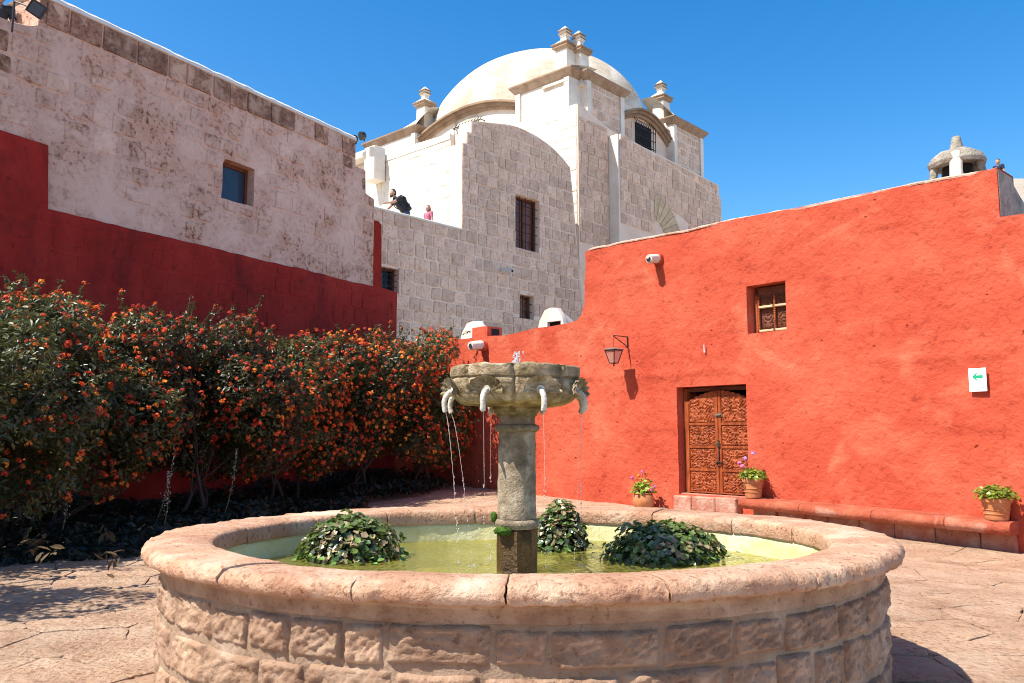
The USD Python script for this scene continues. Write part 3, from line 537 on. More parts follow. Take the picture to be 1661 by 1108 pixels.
# arched recessed walls with curved cornice and lunette windows
def arch_wall(fr, a, b, zs, zc, w, nm):
    c = (a + b) / 2; hw = (b - a) / 2; xs_ = np.linspace(a, b, 25); arc = lambda x: zs + (zc - zs) * (1 - ((x - c) / hw) ** 2)
    pw = part(ch, 'arched_wall', wall(fr, Polygon([(a, Z0)] + [(x, arc(x)) for x in xs_] + [(b, Z0)]), .5, w, .5, .008, 1., 12), 'church_plaster' if nm == 'A' else 'church_mortar')
    for k, (o0, o1, t) in enumerate(((.0, .16, .14), (.16, .30, .26), (.30, .40, .36))):
        part(pw, 'curved_cornice', wall(fr, Polygon([(x, arc(x) + o0 - .02) for x in xs_] + [(x, arc(x) + o1 - .021) for x in xs_[::-1]]), .6, w + t, .5, .006, 1., 13), 'cornice_stone')
    return pw
FA = FU(10.95)
pa = arch_wall(FA, -11.3, -4.42, 16.25, 16.95, .04, 'A')
pb = arch_wall(FF, 14.06, 18.3, 15.75, 16.55, -1.38, 'B')
put_blocks(ch, FF, courses(Polygon([(14.1, 14.5), (14.1, 15.7), (14.9, 16.1), (15.3, 16.2), (15.3, 14.5)]), .42, .36, .6, rc, .018, .012), -1.376, .012, .02, 'church_stone', rc, 12)
def grille(parent, fr, a, b, z0, z1, w, nu, nz, arch):
    g = part(parent, 'window', fr.mesh(*(lambda m: (m.vertices, m.faces))(trimesh.creation.extrude_polygon(Polygon([(a + .1, z0)] + [((a + b) / 2 + (b - a - .2) / 2 * math.cos(t), z0 + arch * (z1 - z0) + (1 - arch) * (z1 - z0 - .06) * math.sin(t)) for t in np.linspace(PI, 0, 12)] + [(b - .1, z0)]), .02)) ) if False else fbox(fr, a + .12, b - .12, z0, z1 - .15, w + .002, w + .01), 'dark_room')
    for k in range(nu + 1): part(g, 'bar', tube([fr.at(a + (b - a) * k / nu, z, w + q) for z, q in ((z0 - .05, .05), (z0 + .1, .16), (z1 - .2, .18), (z1, .05))], .02, 5), 'iron')
    for k in range(1, nz): part(g, 'bar', tube([fr.at(a, z0 + (z1 - z0) * k / nz, w + .17), fr.at(b, z0 + (z1 - z0) * k / nz, w + .17)], .022, 5), 'iron')
grille(pb, FF, 15.42, 17.05, 14.75, 16.42, -1.37, 8, 4, .6)
gA = part(pa, 'window', FA.mesh(*(lambda m: (m.vertices, m.faces))(trimesh.creation.extrude_polygon(Polygon([(-7.75 + .62 * math.cos(t), 15.55 + .75 * math.sin(t)) for t in np.linspace(PI, 0, 16)]), .02)) ), 'curtain')
for k in range(9): part(gA, 'bar', tube([FA.at(-8.6 + 1.7 * k / 8, z, .05 + q) for z, q in ((15.5, .25), (16.35, .3), (16.62, .1))], .02, 5), 'iron')
for z in (15.85, 16.4): part(gA, 'bar', tube([FA.at(-8.7, z, .05), FA.at(-8.7, z, .33), FA.at(-6.8, z, .33), FA.at(-6.8, z, .05)], .025, 5), 'iron')
# dome
DC = FF.at(15.9, 16.5, -8.0)
ths = np.linspace(0, PI / 2, 26); dv = lathe([(math.cos(t), math.sin(t) ** .92) for t in ths], 72)
q = dv[0] * [5.05, 6.35, 4.95]; q += (dv[0] * (fbm(q * .7, 3, 3) * .08)[:, None])
part(ch, 'dome', (DC + q[:, :1] * FF.d + q[:, 1:2] * -FF.n + q[:, 2:] * [0, 0, 1.], dv[1]), 'dome_plaster' if 'dome_plaster' in M else 'church_plaster', True)
part(ch, 'dome_cap', lathe([(.0, .12), (.75, .10), (.8, .02), (.8, -.2)], 24, DC + [0, 0, 4.98]), 'cornice_stone')
def pinnacle(fr_u, fr_w, zb_, s=1.):
    c = FF.at(fr_u, zb_, fr_w); ang = math.atan2(dF[1], dF[0]); R_ = trimesh.transformations.rotation_matrix(ang, [0, 0, 1])
    def sq(h0, h1, a0, a1):
        m = trimesh.convex.convex_hull(np.array([(x * a0 / 2, y * a0 / 2, h0) for x in (-1, 1) for y in (-1, 1)] + [(x * a1 / 2, y * a1 / 2, h1) for x in (-1, 1) for y in (-1, 1)]))
        m.apply_scale(s); m.apply_transform(R_); m.apply_translation(c); return m
    p = part(ch, 'pinnacle', cat_([sq(-.9, -.1, 1.5, .8), sq(-.1, .85, .66, .60)]), 'church_plaster', 20)
    for a in ((.85, .95, .62, .86), (.95, 1.0, .86, .86), (1.0, 1.08, .72, .92), (1.08, 1.13, .92, .92)): part(p, 'moulding', sq(*a), 'cornice_stone', 20)
    part(p, 'cap', cat_([sq(1.13, 1.38, .85, .30), sq(1.38, 1.52, .30, .28)]), 'church_plaster', 20)
    part(p, 'finial', cat_([sq(1.52, 1.62, .34, .40), sq(1.68, 1.78, .36, .36), sq(1.84, 2.04, .40, .05)]), 'church_plaster', 20)
    for a in ((1.62, 1.68, .46, .46), (1.78, 1.84, .46, .46)): part(p, 'moulding', sq(*a), 'cornice_stone', 20)
def at_px(u, px, w_lo=-16, w_hi=0):
    ws = np.linspace(w_lo, w_hi, 400); p = FF.at(np.full(400, u), np.full(400, 17.), ws); return ws
pinnacle(11.15, -2.05, 17.55); pinnacle(11.75, -1.75, 17.45); pinnacle(11.6, -11.9, 17.75); pinnacle(18.75, -1.9, 17.45)

# ================================================================== FOUNTAIN
rf_ = np.random.default_rng(33)
ft = thing('fountain', 'round stone fountain with wide rim and lobed bowl on a pillar', 'fountain')
def ell(th, rho):
    return np.stack([FC[0] + (WI + (WO - WI) * rho) * np.cos(th), FC[1] + .11 * rho + (SI + (SO - SI) * rho) * np.sin(th)], -1)
def ello(th, off):
    p = ell(th, np.ones_like(th)); n = np.stack([np.cos(th) / WO, np.sin(th) / SO], -1); return p - n / np.linalg.norm(n, axis=-1, keepdims=True) * np.asarray(off)[..., None]
rprof = np.array([(.03, -.115), (.0, -.10), (-.005, -.045), (.006, -.018), (.035, -.004), (.09, .002), (.2, .006), (.35, .008), (.5, .009), (.63, .007), (.74, .002), (.82, .001), (.89, -.003), (.945, -.011), (.98, -.024), (.996, -.040), (1., -.054), (.992, -.070), (.97, -.082), (.935, -.090), (.88, -.094)])
def vnoise(p, s, a, seed):
    return np.stack([fbm(p * s, 3, seed + k) for k in range(3)], -1) * a * 2
cuts = np.cumsum(rf_.uniform(.75, 1.25, 17)); cuts = cuts / cuts[-1] * 2 * PI + .21
for k in range(17):
    a0, a1 = cuts[k - 1] - (2 * PI if k == 0 else 0), cuts[k]
    g_ = .0022
    nt = 44
    th = np.r_[a0 + g_, np.linspace(a0 + g_ + .006, a1 - g_ - .006, nt - 2), a1 - g_]
    dz = rf_.normal(0, .004); dr = rf_.normal(0, .008)
    v = []
    for i_, t in enumerate(th):
        pr_ = rprof.copy()
        if i_ in (0, nt - 1): pr_[:, 1] = -.055 + (pr_[:, 1] + .055) * .93; pr_[:, 0] = .5 + (pr_[:, 0] - .5) * .985
        xy = ell(np.full(len(pr_), t), pr_[:, 0] + dr * pr_[:, 0])
        v.append(np.c_[xy, RIMZ + dz + pr_[:, 1]])
    v = np.array(v); q = v.reshape(-1, 3)
    nose = np.tile(np.clip((rprof[:, 0] - .8) / .1, .25, 1), nt)[:, None]
    q = q + vnoise(q, 3., .011, 3) * .6 + vnoise(q, 13., .015, 7) * nose + vnoise(q, 38., .009, 9) * nose
    np_ = len(rprof); i, j = np.meshgrid(np.arange(nt - 1), np.arange(np_ - 1), indexing='ij'); a = (i * np_ + j).ravel()
    f = np.vstack([np.stack([a, a + np_, a + np_ + 1], 1), np.stack([a, a + np_ + 1, a + 1], 1)])[:, ::-1]
    cap = [[0, m_ + 1, m_] for m_ in range(1, np_ - 1)]; o = (nt - 1) * np_; cap += [[o, o + m_, o + m_ + 1] for m_ in range(1, np_ - 1)]
    part(ft, 'rim_stone', (q, np.vstack([f, np.array(cap)[:, ::-1]])), 'rim_stone', 50)
def ring(prof, n=220, amp=.0, sc=8., seed=0):
    def fn(s, t):
        k = t * (len(prof) - 1); P = np.asarray(prof); r = np.interp(k, np.arange(len(P)), P[:, 0]); z = np.interp(k, np.arange(len(P)), P[:, 1])
        q = np.c_[(ello(s * 2 * PI, -r) if r.max() < 0 else ell(s * 2 * PI, r)), RIMZ + z]; return q + vnoise(np.c_[np.cos(s * 2 * PI) * WO, np.sin(s * 2 * PI) * SO, q[:, 2]], sc, amp, seed)
    return fn
def densify(p, m):
    p = np.asarray(p, float); k = np.linspace(0, len(p) - 1, m); return np.stack([np.interp(k, np.arange(len(p)), p[:, c]) for c in (0, 1)], 1)
part(ft, 'moulding', grid(300, 14, ring(densify([(-.26, -.078), (-.066, -.080), (-.072, -.096), (-.084, -.106), (-.096, -.118), (-.102, -.15), (-.106, -.185)], 14), amp=.007, sc=11.)), 'basin_stone', 50)
part(ft, 'core', grid(260, 14, ring(densify([(-.114, -.165), (-.114, -1.3)], 14), amp=.014, sc=7., seed=4)), 'basin_mortar', 50)
part(ft, 'lining', grid(200, 16, ring(densify([(.06, -.10), (.02, -.14), (.012, -.65)], 16), amp=.012, sc=2.5, seed=8), True), 'basin_lining', True)
# wall stones of the basin
zs_ = [-.19, -.385, -.61, -.82, -1.05]
per = 2 * PI
for c_ in range(4):
    t = rf_.uniform(0, .2)
    tend = t + per
    while t < tend - .05:
        dt = min(rf_.choice([rf_.uniform(.09, .14), rf_.uniform(.14, .22), rf_.uniform(.18, .27)]), tend - t)
        if tend - t - dt < .07: dt = tend - t
        zt, zb_ = zs_[c_] - .006, zs_[c_ + 1] + .006
        front = math.sin(t + dt / 2) < .35
        nu, nz = (22, 17) if front else (8, 6)
        zt += rf_.uniform(-.02, .008); zb_ += rf_.uniform(-.008, .02); sd = int(rf_.integers(1000)); pb = rf_.uniform(.002, .014)
        def sf(s, z_, t=t, dt=dt, zt=zt, zb_=zb_, sd=sd, pb=pb):
            gap = .0035
            e = np.minimum.reduce([s, 1 - s]) * dt * 2.3; e2 = np.minimum(z_, 1 - z_) * (zt - zb_)
            ed = np.clip(np.minimum(e, e2) / .016, 0, 1) ** .5
            th = t + gap + s * (dt - 2 * gap) + .02 * fbm(np.c_[z_ * 2, s * 0 + sd, s * 0], 2, 1) * np.where((s < .01) | (s > .99), 1, .3); z = RIMZ + zb_ + z_ * (zt - zb_) + .02 * fbm(np.c_[s * 2, s * 0 + sd, s * 0 + 4], 2, 2)
            q = np.c_[ello(th, np.full(len(s), .108)), z]
            out = -.012 + ed * (.016 + pb + .030 * fbm(q * 6 + sd, 3, 3) + .034 * fbm(q * 17, 3, 4) + .026 * fbm(q * 48, 2, 5))
            nrm = np.c_[np.cos(th), np.sin(th), 0 * th]
            return q + nrm * out[:, None]
        part(ft, 'wall_stone', grid(nu, nz, sf), 'basin_stone', 55)
        t += dt
fl = trimesh.creation.cylinder(1, .02, sections=64); fl.apply_scale([WI + .03, SI + .03, 1]); fl.apply_translation([*FC, .40])
part(ft, 'basin_floor', fl, 'basin_floor', 30)
WZ = .625
wd = lathe([(0, 0)] + [(r, 0) for r in np.linspace(.1, 1, 10)], 96); wq = wd[0] * [WI + .012, SI + .012, 1] + [*FC, WZ]
single('pool_water', (wq, wd[1][:, ::-1]), 'pool_water', 'shallow yellow green water filling the fountain basin', 'water', True, kind='structure')
# pillar and bowl
PXC = 838.5
PC = np.array([atdepth(PXC, 700, D)[0], D]); BC = np.array([atdepth(835.5, 600, D)[0], D])
K_ = 5.5 / 1358
def zy(py): return float(atdepth(PXC, py, D)[2])
def noisy(vf, s, a, seed, s2=None, a2=0):
    v = vf[0] + vnoise(vf[0], s, a, seed)
    if s2: v = v + vnoise(v, s2, a2, seed + 20)
    return v, vf[1]
part(ft, 'shaft', noisy(lathe(densify([(.0, zy(700)), (28.5 * K_, zy(699)), (29.5 * K_, zy(705)), (30.5 * K_, zy(770)), (31 * K_, zy(842)), (0, zy(843))], 60), 48, (*PC, 0)), 6, .006, 2, 25, .004), 'column_stone', 50)
part(ft, 'base_ring', noisy(lathe(densify([(0, zy(840)), (33 * K_, zy(841)), (35.5 * K_, zy(845)), (36 * K_, zy(849)), (34 * K_, zy(854)), (33 * K_, zy(856)), (0, zy(857))], 24), 48, (*PC, 0)), 8, .005, 5, 30, .003), 'column_stone', 50)
part(ft, 'plinth', noisy(lathe(densify([(0, zy(855)), (31.5 * K_, zy(855.5)), (32.5 * K_, zy(860)), (33 * K_, .38), (0, .38)], 30), 8, (*PC, 0)), 9, .006, 6), 'wet_stone', 30)
part(ft, 'collar', noisy(lathe(densify([(0, zy(668)), (31 * K_, zy(669)), (29 * K_, zy(678)), (29 * K_, zy(688)), (35 * K_, zy(690)), (36.5 * K_, zy(694)), (35 * K_, zy(699)), (28 * K_, zy(701)), (0, zy(702))], 40), 48, (*PC, 0)), 9, .004, 7, 30, .003), 'column_stone', 40)
part(ft, 'capital', noisy(lathe(densify([(0, zy(655)), (43 * K_, zy(656)), (43 * K_, zy(659)), (40 * K_, zy(661)), (40.5 * K_, zy(664)), (38 * K_, zy(666)), (37 * K_, zy(669)), (34 * K_, zy(672)), (33 * K_, zy(675)), (0, zy(676))], 46), 48, (*PC, 0)), 9, .004, 8, 30, .003), 'bowl_stone', 40)
TH0 = math.radians(-90 - 24)
def bowl_fn(prof):
    prof = densify(prof, len(prof))
    def fn(s, t):
        th = s * 2 * PI; k = t * (len(prof) - 1); r = np.interp(k, np.arange(len(prof)), prof[:, 0]); z = np.interp(k, np.arange(len(prof)), prof[:, 1])
        ph = ((th - TH0) / (PI / 4) + .5) % 1 - .5                      # 0 at a spout, +-.5 at a groove
        lob = 1 + .022 * np.cos(ph * 2 * PI) - .055 * np.exp(-((np.abs(ph) - .5) / .035) ** 2)
        lob = np.where(z > zy(598), 1 + (lob - 1) * .6, lob)
        q = np.c_[BC[0] + r * lob * np.cos(th), BC[1] + r * lob * np.sin(th), z]
        return q + vnoise(q, 7, .010, 4) + vnoise(q, 26, .006, 5)
    return fn
bp = [(.0, zy(612)), (60, zy(611)), (92, zy(603)), (97, zy(598)), (101, zy(596)), (106, zy(596.5)), (108.5, zy(599)), (109, zy(604)), (108.5, zy(611)), (107.5, zy(614.5)), (104.5, zy(615.5)), (104, zy(617)), (106.5, zy(619)), (107.5, zy(624)), (107, zy(632)), (105, zy(640)), (101, zy(647)), (94, zy(653)), (82, zy(657)), (66, zy(659)), (45, zy(660)), (0, zy(660))]
bp = [(r * K_ * .98, z) for r, z in bp]
bpd = densify(bp, 90)
bowl = part(ft, 'bowl', grid(320, 90, bowl_fn(bpd)), 'bowl_stone', 45)
spouts = []
for k in range(8):
    th = TH0 + k * PI / 4; n_ = np.array([math.cos(th), math.sin(th), 0]); t_ = np.array([-math.sin(th), math.cos(th), 0]); up = np.array([0, 0, 1.])
    c0 = np.array([BC[0], BC[1], zy(638.5)]) + n_ * 100 * K_
    def shell(s, t, off=0.):
        a = s * PI * 1.1 - .05 * PI; rr = .012 + t * (.108 + .006 * np.abs(np.cos(a * 8)))
        out = .010 + .055 * t ** 2 + .007 * np.cos(a * 16) * t - off * (1 - .6 * t)
        return c0 + (rr * np.cos(a))[:, None] * t_ + (rr * np.sin(a) * .80 - .006)[:, None] * up + out[:, None] * n_
    s1 = grid(66, 8, shell); s2 = grid(66, 8, lambda s, t: shell(s, t, .03))
    part(bowl, 'shell', cat_([s1, (s2[0], s2[1][:, ::-1])]), 'bowl_stone', 40)
    sag = [(0, 0, .0), (.028, .003, .024), (.058, -.010, .024), (.080, -.036, .0225), (.090, -.068, .021), (.090, -.100, .0205), (.083, -.128, .021), (.078, -.142, .018)]
    sp_ = part(bowl, 'spout', noisy(tube([c0 + n_ * a * .9 + up * b * .88 for a, b, r in sag], [r * .82 for a, b, r in sag], 12), 30, .006, 3), 'spout_stone', 50)
    part(sp_, 'spout_collar', noisy(tube([c0 + n_ * .018 + up * .008, c0 + n_ * .030 + up * .006], [.028, .026], 14), 40, .003, 3), 'spout_stone', 40)
    spouts.append((c0 + n_ * .070 + up * -.125, n_))
mo = trimesh.creation.icosphere(3, 1.); mv = np.array(mo.vertices) * [.062, .05, .03]; mv += np.array(mo.vertices) * (fbm(np.array(mo.vertices) * 5, 3, 3) * .03)[:, None]
part(ft, 'moss', (mv + [PC[0] - .085, D - .10, zy(858.5)], mo.faces), 'moss', True)
mv2 = np.array(mo.vertices) * [.022, .03, .035]; part(ft, 'moss', (mv2 + [PC[0] - .15, D - .02, zy(838)], mo.faces), 'moss', True)
# water
ico = trimesh.creation.icosphere(1, 1.)
def drop(p, r): return np.array(ico.vertices) * [r * .8, r * .8, r * 1.5] + p, np.array(ico.faces)
names = ['running down in front of the pillar, left of its centre', 'running down in front of the pillar, right of its centre', 'falling from the right edge of the bowl', 'falling behind the pillar on the right', 'falling at the back of the bowl', 'falling at the back left of the bowl', 'falling from the leftmost spout at the rear', 'falling from the leftmost spout at the front']
drift = [(.01, 0, 0), (.01, 0, 0), (-.07, 0, 0), (0, .0, 0), (0, 0, 0), (0, 0, 0), (.15, -.04, 0), (.10, -.03, 0)]
for k, (p, n_) in enumerate(spouts):
    if k in (4,): continue
    ms = []; dx = np.array(drift[k]); H = p[2] - WZ
    def pos(s): return p + np.array([0, 0, -H]) * s + dx * s ** .7
    strong = k in (6, 7, 3)
    ss = np.linspace(0, .62 if strong else .45, 14); ms.append(tube([pos(s) for s in ss], np.linspace(.0026 if strong else .0017, .0011, 14), 6))
    for s in np.sort(rf_.uniform(.40, 1., 46 if strong else 26)): ms.append(drop(pos(s) + rf_.normal(0, .004, 3), rf_.uniform(.0018, .0044)))
    ms += [drop(pos(1.) + np.r_[rf_.normal(0, .022, 2), abs(rf_.normal(0, .012))], rf_.uniform(.003, .006)) for _ in range(8)]
    wj = thing('water_jet', 'thin water stream ' + names[k], 'water jet'); part(wj, 'stream', ms[0], 'water_drop', True); part(wj, 'drops', cat_(ms[1:]), 'water_drop', True, kind='stuff')
ms = []
for k in range(70):
    h = rf_.uniform(0, 1) ** 1.2; ms.append(drop(np.array([PC[0] + rf_.normal(0, .010 + .006 * h), D + rf_.normal(0, .012), zy(604) + h * .135]), rf_.uniform(.006, .014) * (1.1 - .5 * h)))
wj = thing('water_jet', 'short white bubbling jet rising from the middle of the fountain bowl', 'water jet'); part(wj, 'drops', cat_(ms), 'water_drop', True, kind='stuff')

# leaves: a fan of triangles with lobes, slightly cupped
def leaf_shape(n=9, lob=.18, long=1.15):
    a = np.linspace(0, 2 * PI, n, endpoint=False); r = 1 + lob * np.cos(a * (n // 2)); p = np.stack([r * np.cos(a) * long, r * np.sin(a), .22 * r ** 2 * np.abs(np.sin(a))], 1)
    return np.vstack([p, [[-.1, 0, -.06]]]), np.stack([np.arange(n), (np.arange(n) + 1) % n, np.full(n, n)], 1)
def orient(nrm, rng, roll=None):
    nrm = nrm / (np.linalg.norm(nrm, axis=-1, keepdims=True) + 1e-9); r = rng.normal(0, 1, nrm.shape)
    t = r - nrm * (r * nrm).sum(-1, keepdims=True); t /= np.linalg.norm(t, axis=-1, keepdims=True) + 1e-9
    return t, np.cross(nrm, t), nrm
def scatter(shape, pos, nrm, size, rng):
    V0, F0 = shape; t, b, n = orient(nrm, rng); s = np.broadcast_to(size, (len(pos),))[:, None, None]
    v = pos[:, None] + s * (V0[None, :, :1] * t[:, None] + V0[None, :, 1:2] * b[:, None] + V0[None, :, 2:] * n[:, None])
    f = F0[None] + (np.arange(len(pos)) * len(V0))[:, None, None]
    return v.reshape(-1, 3), f.reshape(-1, 3)
IVY = leaf_shape(9, .16); 
def ivy_clump(c, rx, ry, h, label, n_part, n_rest, seed):
    r = np.random.default_rng(seed); t = thing('ivy_clump', label, 'plant')
    d = r.normal(0, 1, (n_part + n_rest, 3)); d[:, 2] = np.abs(d[:, 2]); d /= np.linalg.norm(d, axis=1, keepdims=True)
    d = d[np.argsort(d[:, 1] + r.normal(0, .35, len(d)))]                                            # the side towards the photograph's viewer first
    lump = 1 + .55 * fbm(d * 2.0 + seed, 3, seed)[:, None]
    pos = np.array([*c, WZ - .01]) + d * [rx, ry, h] * lump * r.uniform(.90, 1.05, (len(d), 1))
    nr = d * [1, 1, 1.1] + [0, 0, .45] + r.normal(0, .38, d.shape)
    size = r.uniform(.011, .024, len(d))
    cut = n_part
    for k in range(cut):
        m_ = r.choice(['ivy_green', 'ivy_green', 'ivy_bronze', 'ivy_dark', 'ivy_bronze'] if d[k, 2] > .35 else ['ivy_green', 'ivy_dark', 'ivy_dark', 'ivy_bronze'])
        part(t, 'leaf', scatter(IVY, pos[k:k + 1], nr[k:k + 1], size[k], r), m_, False)
    part(t, 'back_leaves', scatter(IVY, pos[cut:], nr[cut:], size[cut:], r), 'ivy_green', False, kind='stuff')
    aw = r.uniform(0, 2 * PI, 46); rw = r.uniform(.92, 1.28, 46); fp_ = np.c_[c[0] + rx * rw * np.cos(aw), c[1] + ry * rw * np.sin(aw), WZ + r.uniform(.002, .05, 46)]
    part(t, 'trailing_leaves', scatter(IVY, fp_, r.normal(0, .25, fp_.shape) + [0, 0, 1], r.uniform(.012, .026, 46), r), 'ivy_green', False, kind='stuff')
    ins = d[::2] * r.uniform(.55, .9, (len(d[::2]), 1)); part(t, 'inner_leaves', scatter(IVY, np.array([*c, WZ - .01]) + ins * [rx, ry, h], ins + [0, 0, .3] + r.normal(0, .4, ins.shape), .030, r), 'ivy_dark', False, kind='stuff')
    hm = lathe([(math.cos(a), math.sin(a)) for a in np.linspace(0, PI / 2, 8)], 20); part(t, 'root_mound', (hm[0] * [rx * .72, ry * .72, h * .74] + [*c, WZ - .03], hm[1]), 'soil', True)
p1 = atz(566, 905, WZ); p2 = atz(1078, 906, WZ); p3 = atz(907, 890, WZ)
ivy_clump(p1[:2], .345, .30, .31, 'round clump of small ivy leaves in the basin, left of the pillar', 298, 800, 1)
ivy_clump(p2[:2], .41, .33, .265, 'wide low clump of ivy leaves in the basin, right of the pillar', 298, 900, 2)
ivy_clump(p3[:2], .205, .19, .34, 'dark narrow clump of ivy behind the pillar in the basin', 260, 480, 3)

# ================================================================== SHRUBS ALONG THE LEFT WALL
LEAF = (np.array([(-1., 0, 0), (-.35, .42, .08), (.35, .38, .1), (1.1, 0, -.1), (.35, -.38, .1), (-.35, -.42, .08)]), np.array([(0, 5, 4), (0, 4, 3), (0, 3, 2), (0, 2, 1)]))
PETAL = (np.array([(-.7, -.2, .1), (.2, -.7, .1), (.8, .1, -.05), (.1, .75, .1), (0, 0, -.1)]), np.array([(0, 1, 4), (1, 2, 4), (2, 3, 4), (3, 0, 4)]))
slabels = ['tall orange flowered shrub at the left edge of the photograph', 'leafy shrub with orange flowers, second from the left', 'orange flowered shrub in the middle of the row, below the small wall window', 'orange flowered shrub second from the right end of the row', 'shrub thick with orange flowers at the right end of the row, beside the fountain bowl']
slabels += ['shrub beyond the left picture edge whose shadow falls on the paving', 'shrub reaching in at the left picture edge, nearest to the viewer']
tops = [3.70, 3.62, 3.50, 3.65, 4.0, 3.3, 3.2]
for si, tt in enumerate((11.35, 9.0, 6.8, 4.6, 2.45, 17.0, 13.6)):
    r = np.random.default_rng(100 + si); off = 2.45 + r.uniform(-.1, .1)
    base = C + dL * tt + nL * (off + (3.1 if si == 5 else 1.2 if si == 6 else .0)); g0 = float(gz(*base)); top_ = tops[si]; rt = 1.45 if si < 4 else 1.25
    t = thing('lantana_shrub', slabels[si], 'shrub')
    ax_t = np.array([*dL, 0]); ax_n = np.array([*nL, 0]); b3 = np.array([*base, 0.])
    L_ = []
    for q in range(44):
        a = r.uniform(-1, 1); b = r.uniform(-.9, .9); zc = r.uniform(1.05, top_ - .5) + g0
        shrink = 1 - .35 * max(0, (zc - 2.7) / 1.3) - .15 * max(0, (2.0 - zc))
        L_.append((b3 + ax_t * a * rt * shrink + ax_n * b * 1.05 * shrink + [0, 0, zc], r.uniform(.32, .62)))
    cs = np.array([q[0] for q in L_]); rs = np.array([q[1] for q in L_]) * r.choice([.75, 1., 1.15], len(L_))
    n = 40000; k = r.choice(len(L_), n, p=rs ** 2 / (rs ** 2).sum()); d = r.normal(0, 1, (n, 3)); d /= np.linalg.norm(d, axis=1, keepdims=True)
    pos = cs[k] + d * (rs[k] * r.uniform(.70, 1.08, n))[:, None]
    dist = np.linalg.norm(pos[:, None] - cs[None], axis=2) / rs[None]; keep = (dist < .55).sum(1) == 0
    gap = fbm(pos * 1.5, 3, 50) > -.12
    pos, d = pos[keep & gap], d[keep & gap]
    nr = d * .7 + [0, 0, .55] + r.normal(0, .45, d.shape)
    lv = [scatter(LEAF, pos, nr, r.uniform(.022, .056, len(pos)), r)]
    tips = []; stems = []
    # shoots that stick out of the outline, leaves in pairs along them
    for q in range(150):
        kk = r.integers(len(L_)); dd = r.normal(0, 1, 3); dd[2] = abs(dd[2]) + .5; dd += ax_n * .3; dd /= np.linalg.norm(dd); p0 = cs[kk] + dd * rs[kk] * .85; ln = r.uniform(.2, .62)
        s_ = np.linspace(0, 1, 7); pl = p0 + dd * ln * s_[:, None] + np.array([r.normal(0, .06), r.normal(0, .06), -.02]) * (s_ ** 2)[:, None]
        stems.append(tube(pl, np.linspace(.006, .003, 7), 4, False)); tips.append(pl[-1])
        pp = np.repeat(pl[1:], 5, 0) + r.normal(0, .022, (30, 3)); lv.append(scatter(LEAF, pp, r.normal(0, .5, pp.shape) + [0, 0, .8], r.uniform(.026, .046, len(pp)), r))
    part(t, 'foliage', cat_(lv), 'shrub_leaf', False, kind='stuff')
    part(t, 'shoots', cat_(stems), 'stem_green', True, kind='stuff')
    # trunks and bare lower branches
    for q in range(3):
        b0 = b3 + ax_t * r.normal(0, .25) + ax_n * r.normal(.15, .15) + [0, 0, g0 - .05]; e = cs[r.integers(len(cs))]; mid = (b0 + e) / 2 + ax_t * r.normal(0, .35) + ax_n * r.normal(.15, .12)
        s_ = np.linspace(0, 1, 14)[:, None]; pl = b0 * (1 - s_) ** 2 + 2 * mid * s_ * (1 - s_) + e * s_ ** 2 + vnoise(s_ * [3, 1, 1] + q + si * 7, 2, .05, 3)
        tr = part(t, 'trunk', tube(pl, np.linspace(.042, .014, 14), 8), 'bark', True)
        for z in range(4):
            kq = r.integers(3, 9); p0 = pl[kq]; e2 = p0 + ax_t * r.normal(0, .55) + ax_n * r.uniform(-.2, .5) + [0, 0, r.uniform(.5, 1.2)]; m2 = (p0 + e2) / 2 + r.normal(0, .12, 3)
            part(tr, 'branch', tube(p0 * (1 - s_) ** 2 + 2 * m2 * s_ * (1 - s_) + e2 * s_ ** 2, np.linspace(.017, .006, 14), 6), 'bark', True)
    # flower heads, the ones facing the courtyard first
    nf = (560, 760, 950, 1050, 1250, 40, 220)[si]
    kk = r.choice(len(L_), nf * 3, p=rs ** 2 / (rs ** 2).sum()); d = r.normal(0, 1, (nf * 3, 3)); d += ax_n * .35 + [0, -.25, .15]; d /= np.linalg.norm(d, axis=1, keepdims=True)
    fp = cs[kk] + d * (rs[kk] * r.uniform(1.0, 1.12, nf * 3))[:, None]
    dist = np.linalg.norm(fp[:, None] - cs[None], axis=2) / rs[None]; ok = np.nonzero((dist < .93).sum(1) == 0)[0][:nf]
    extra = [tp for tp in tips if r.random() < .55]
    fp = np.vstack([fp[ok], np.array(extra)]); fd = np.vstack([d[ok], np.tile([0, -.3, 1.], (len(extra), 1))])
    # low hanging heads under the crown
    order = np.argsort(fp @ np.r_[-base / np.linalg.norm(base), 0] * -1); rest_ = {}
    for c_, q in enumerate(order):
        s_ = r.uniform(.026, .054); hd_ = fd[q] / np.linalg.norm(fd[q]) * .7 + [0, -.1, .5]; hd_ /= np.linalg.norm(hd_)
        dd = r.normal(0, 1, (17, 3)); dd /= np.linalg.norm(dd, axis=1, keepdims=True); dd += hd_ * .75; dd /= np.linalg.norm(dd, axis=1, keepdims=True)
        vv, ff_ = scatter(PETAL, fp[q] + dd * s_ * r.uniform(.55, 1., (17, 1)), dd + r.normal(0, .25, dd.shape), s_ * r.uniform(.38, .6, 17), r)
        m_ = 'flower_orange' if r.random() < (.20 if si < 3 else .34) else 'flower_red'
        if c_ < 260: part(t, 'flower', (vv, ff_), m_, False)
        else: rest_.setdefault(m_, []).append((vv, ff_))
    for m_ in sorted(rest_): part(t, 'back_flowers', cat_(rest_[m_]), m_, False, kind='stuff')

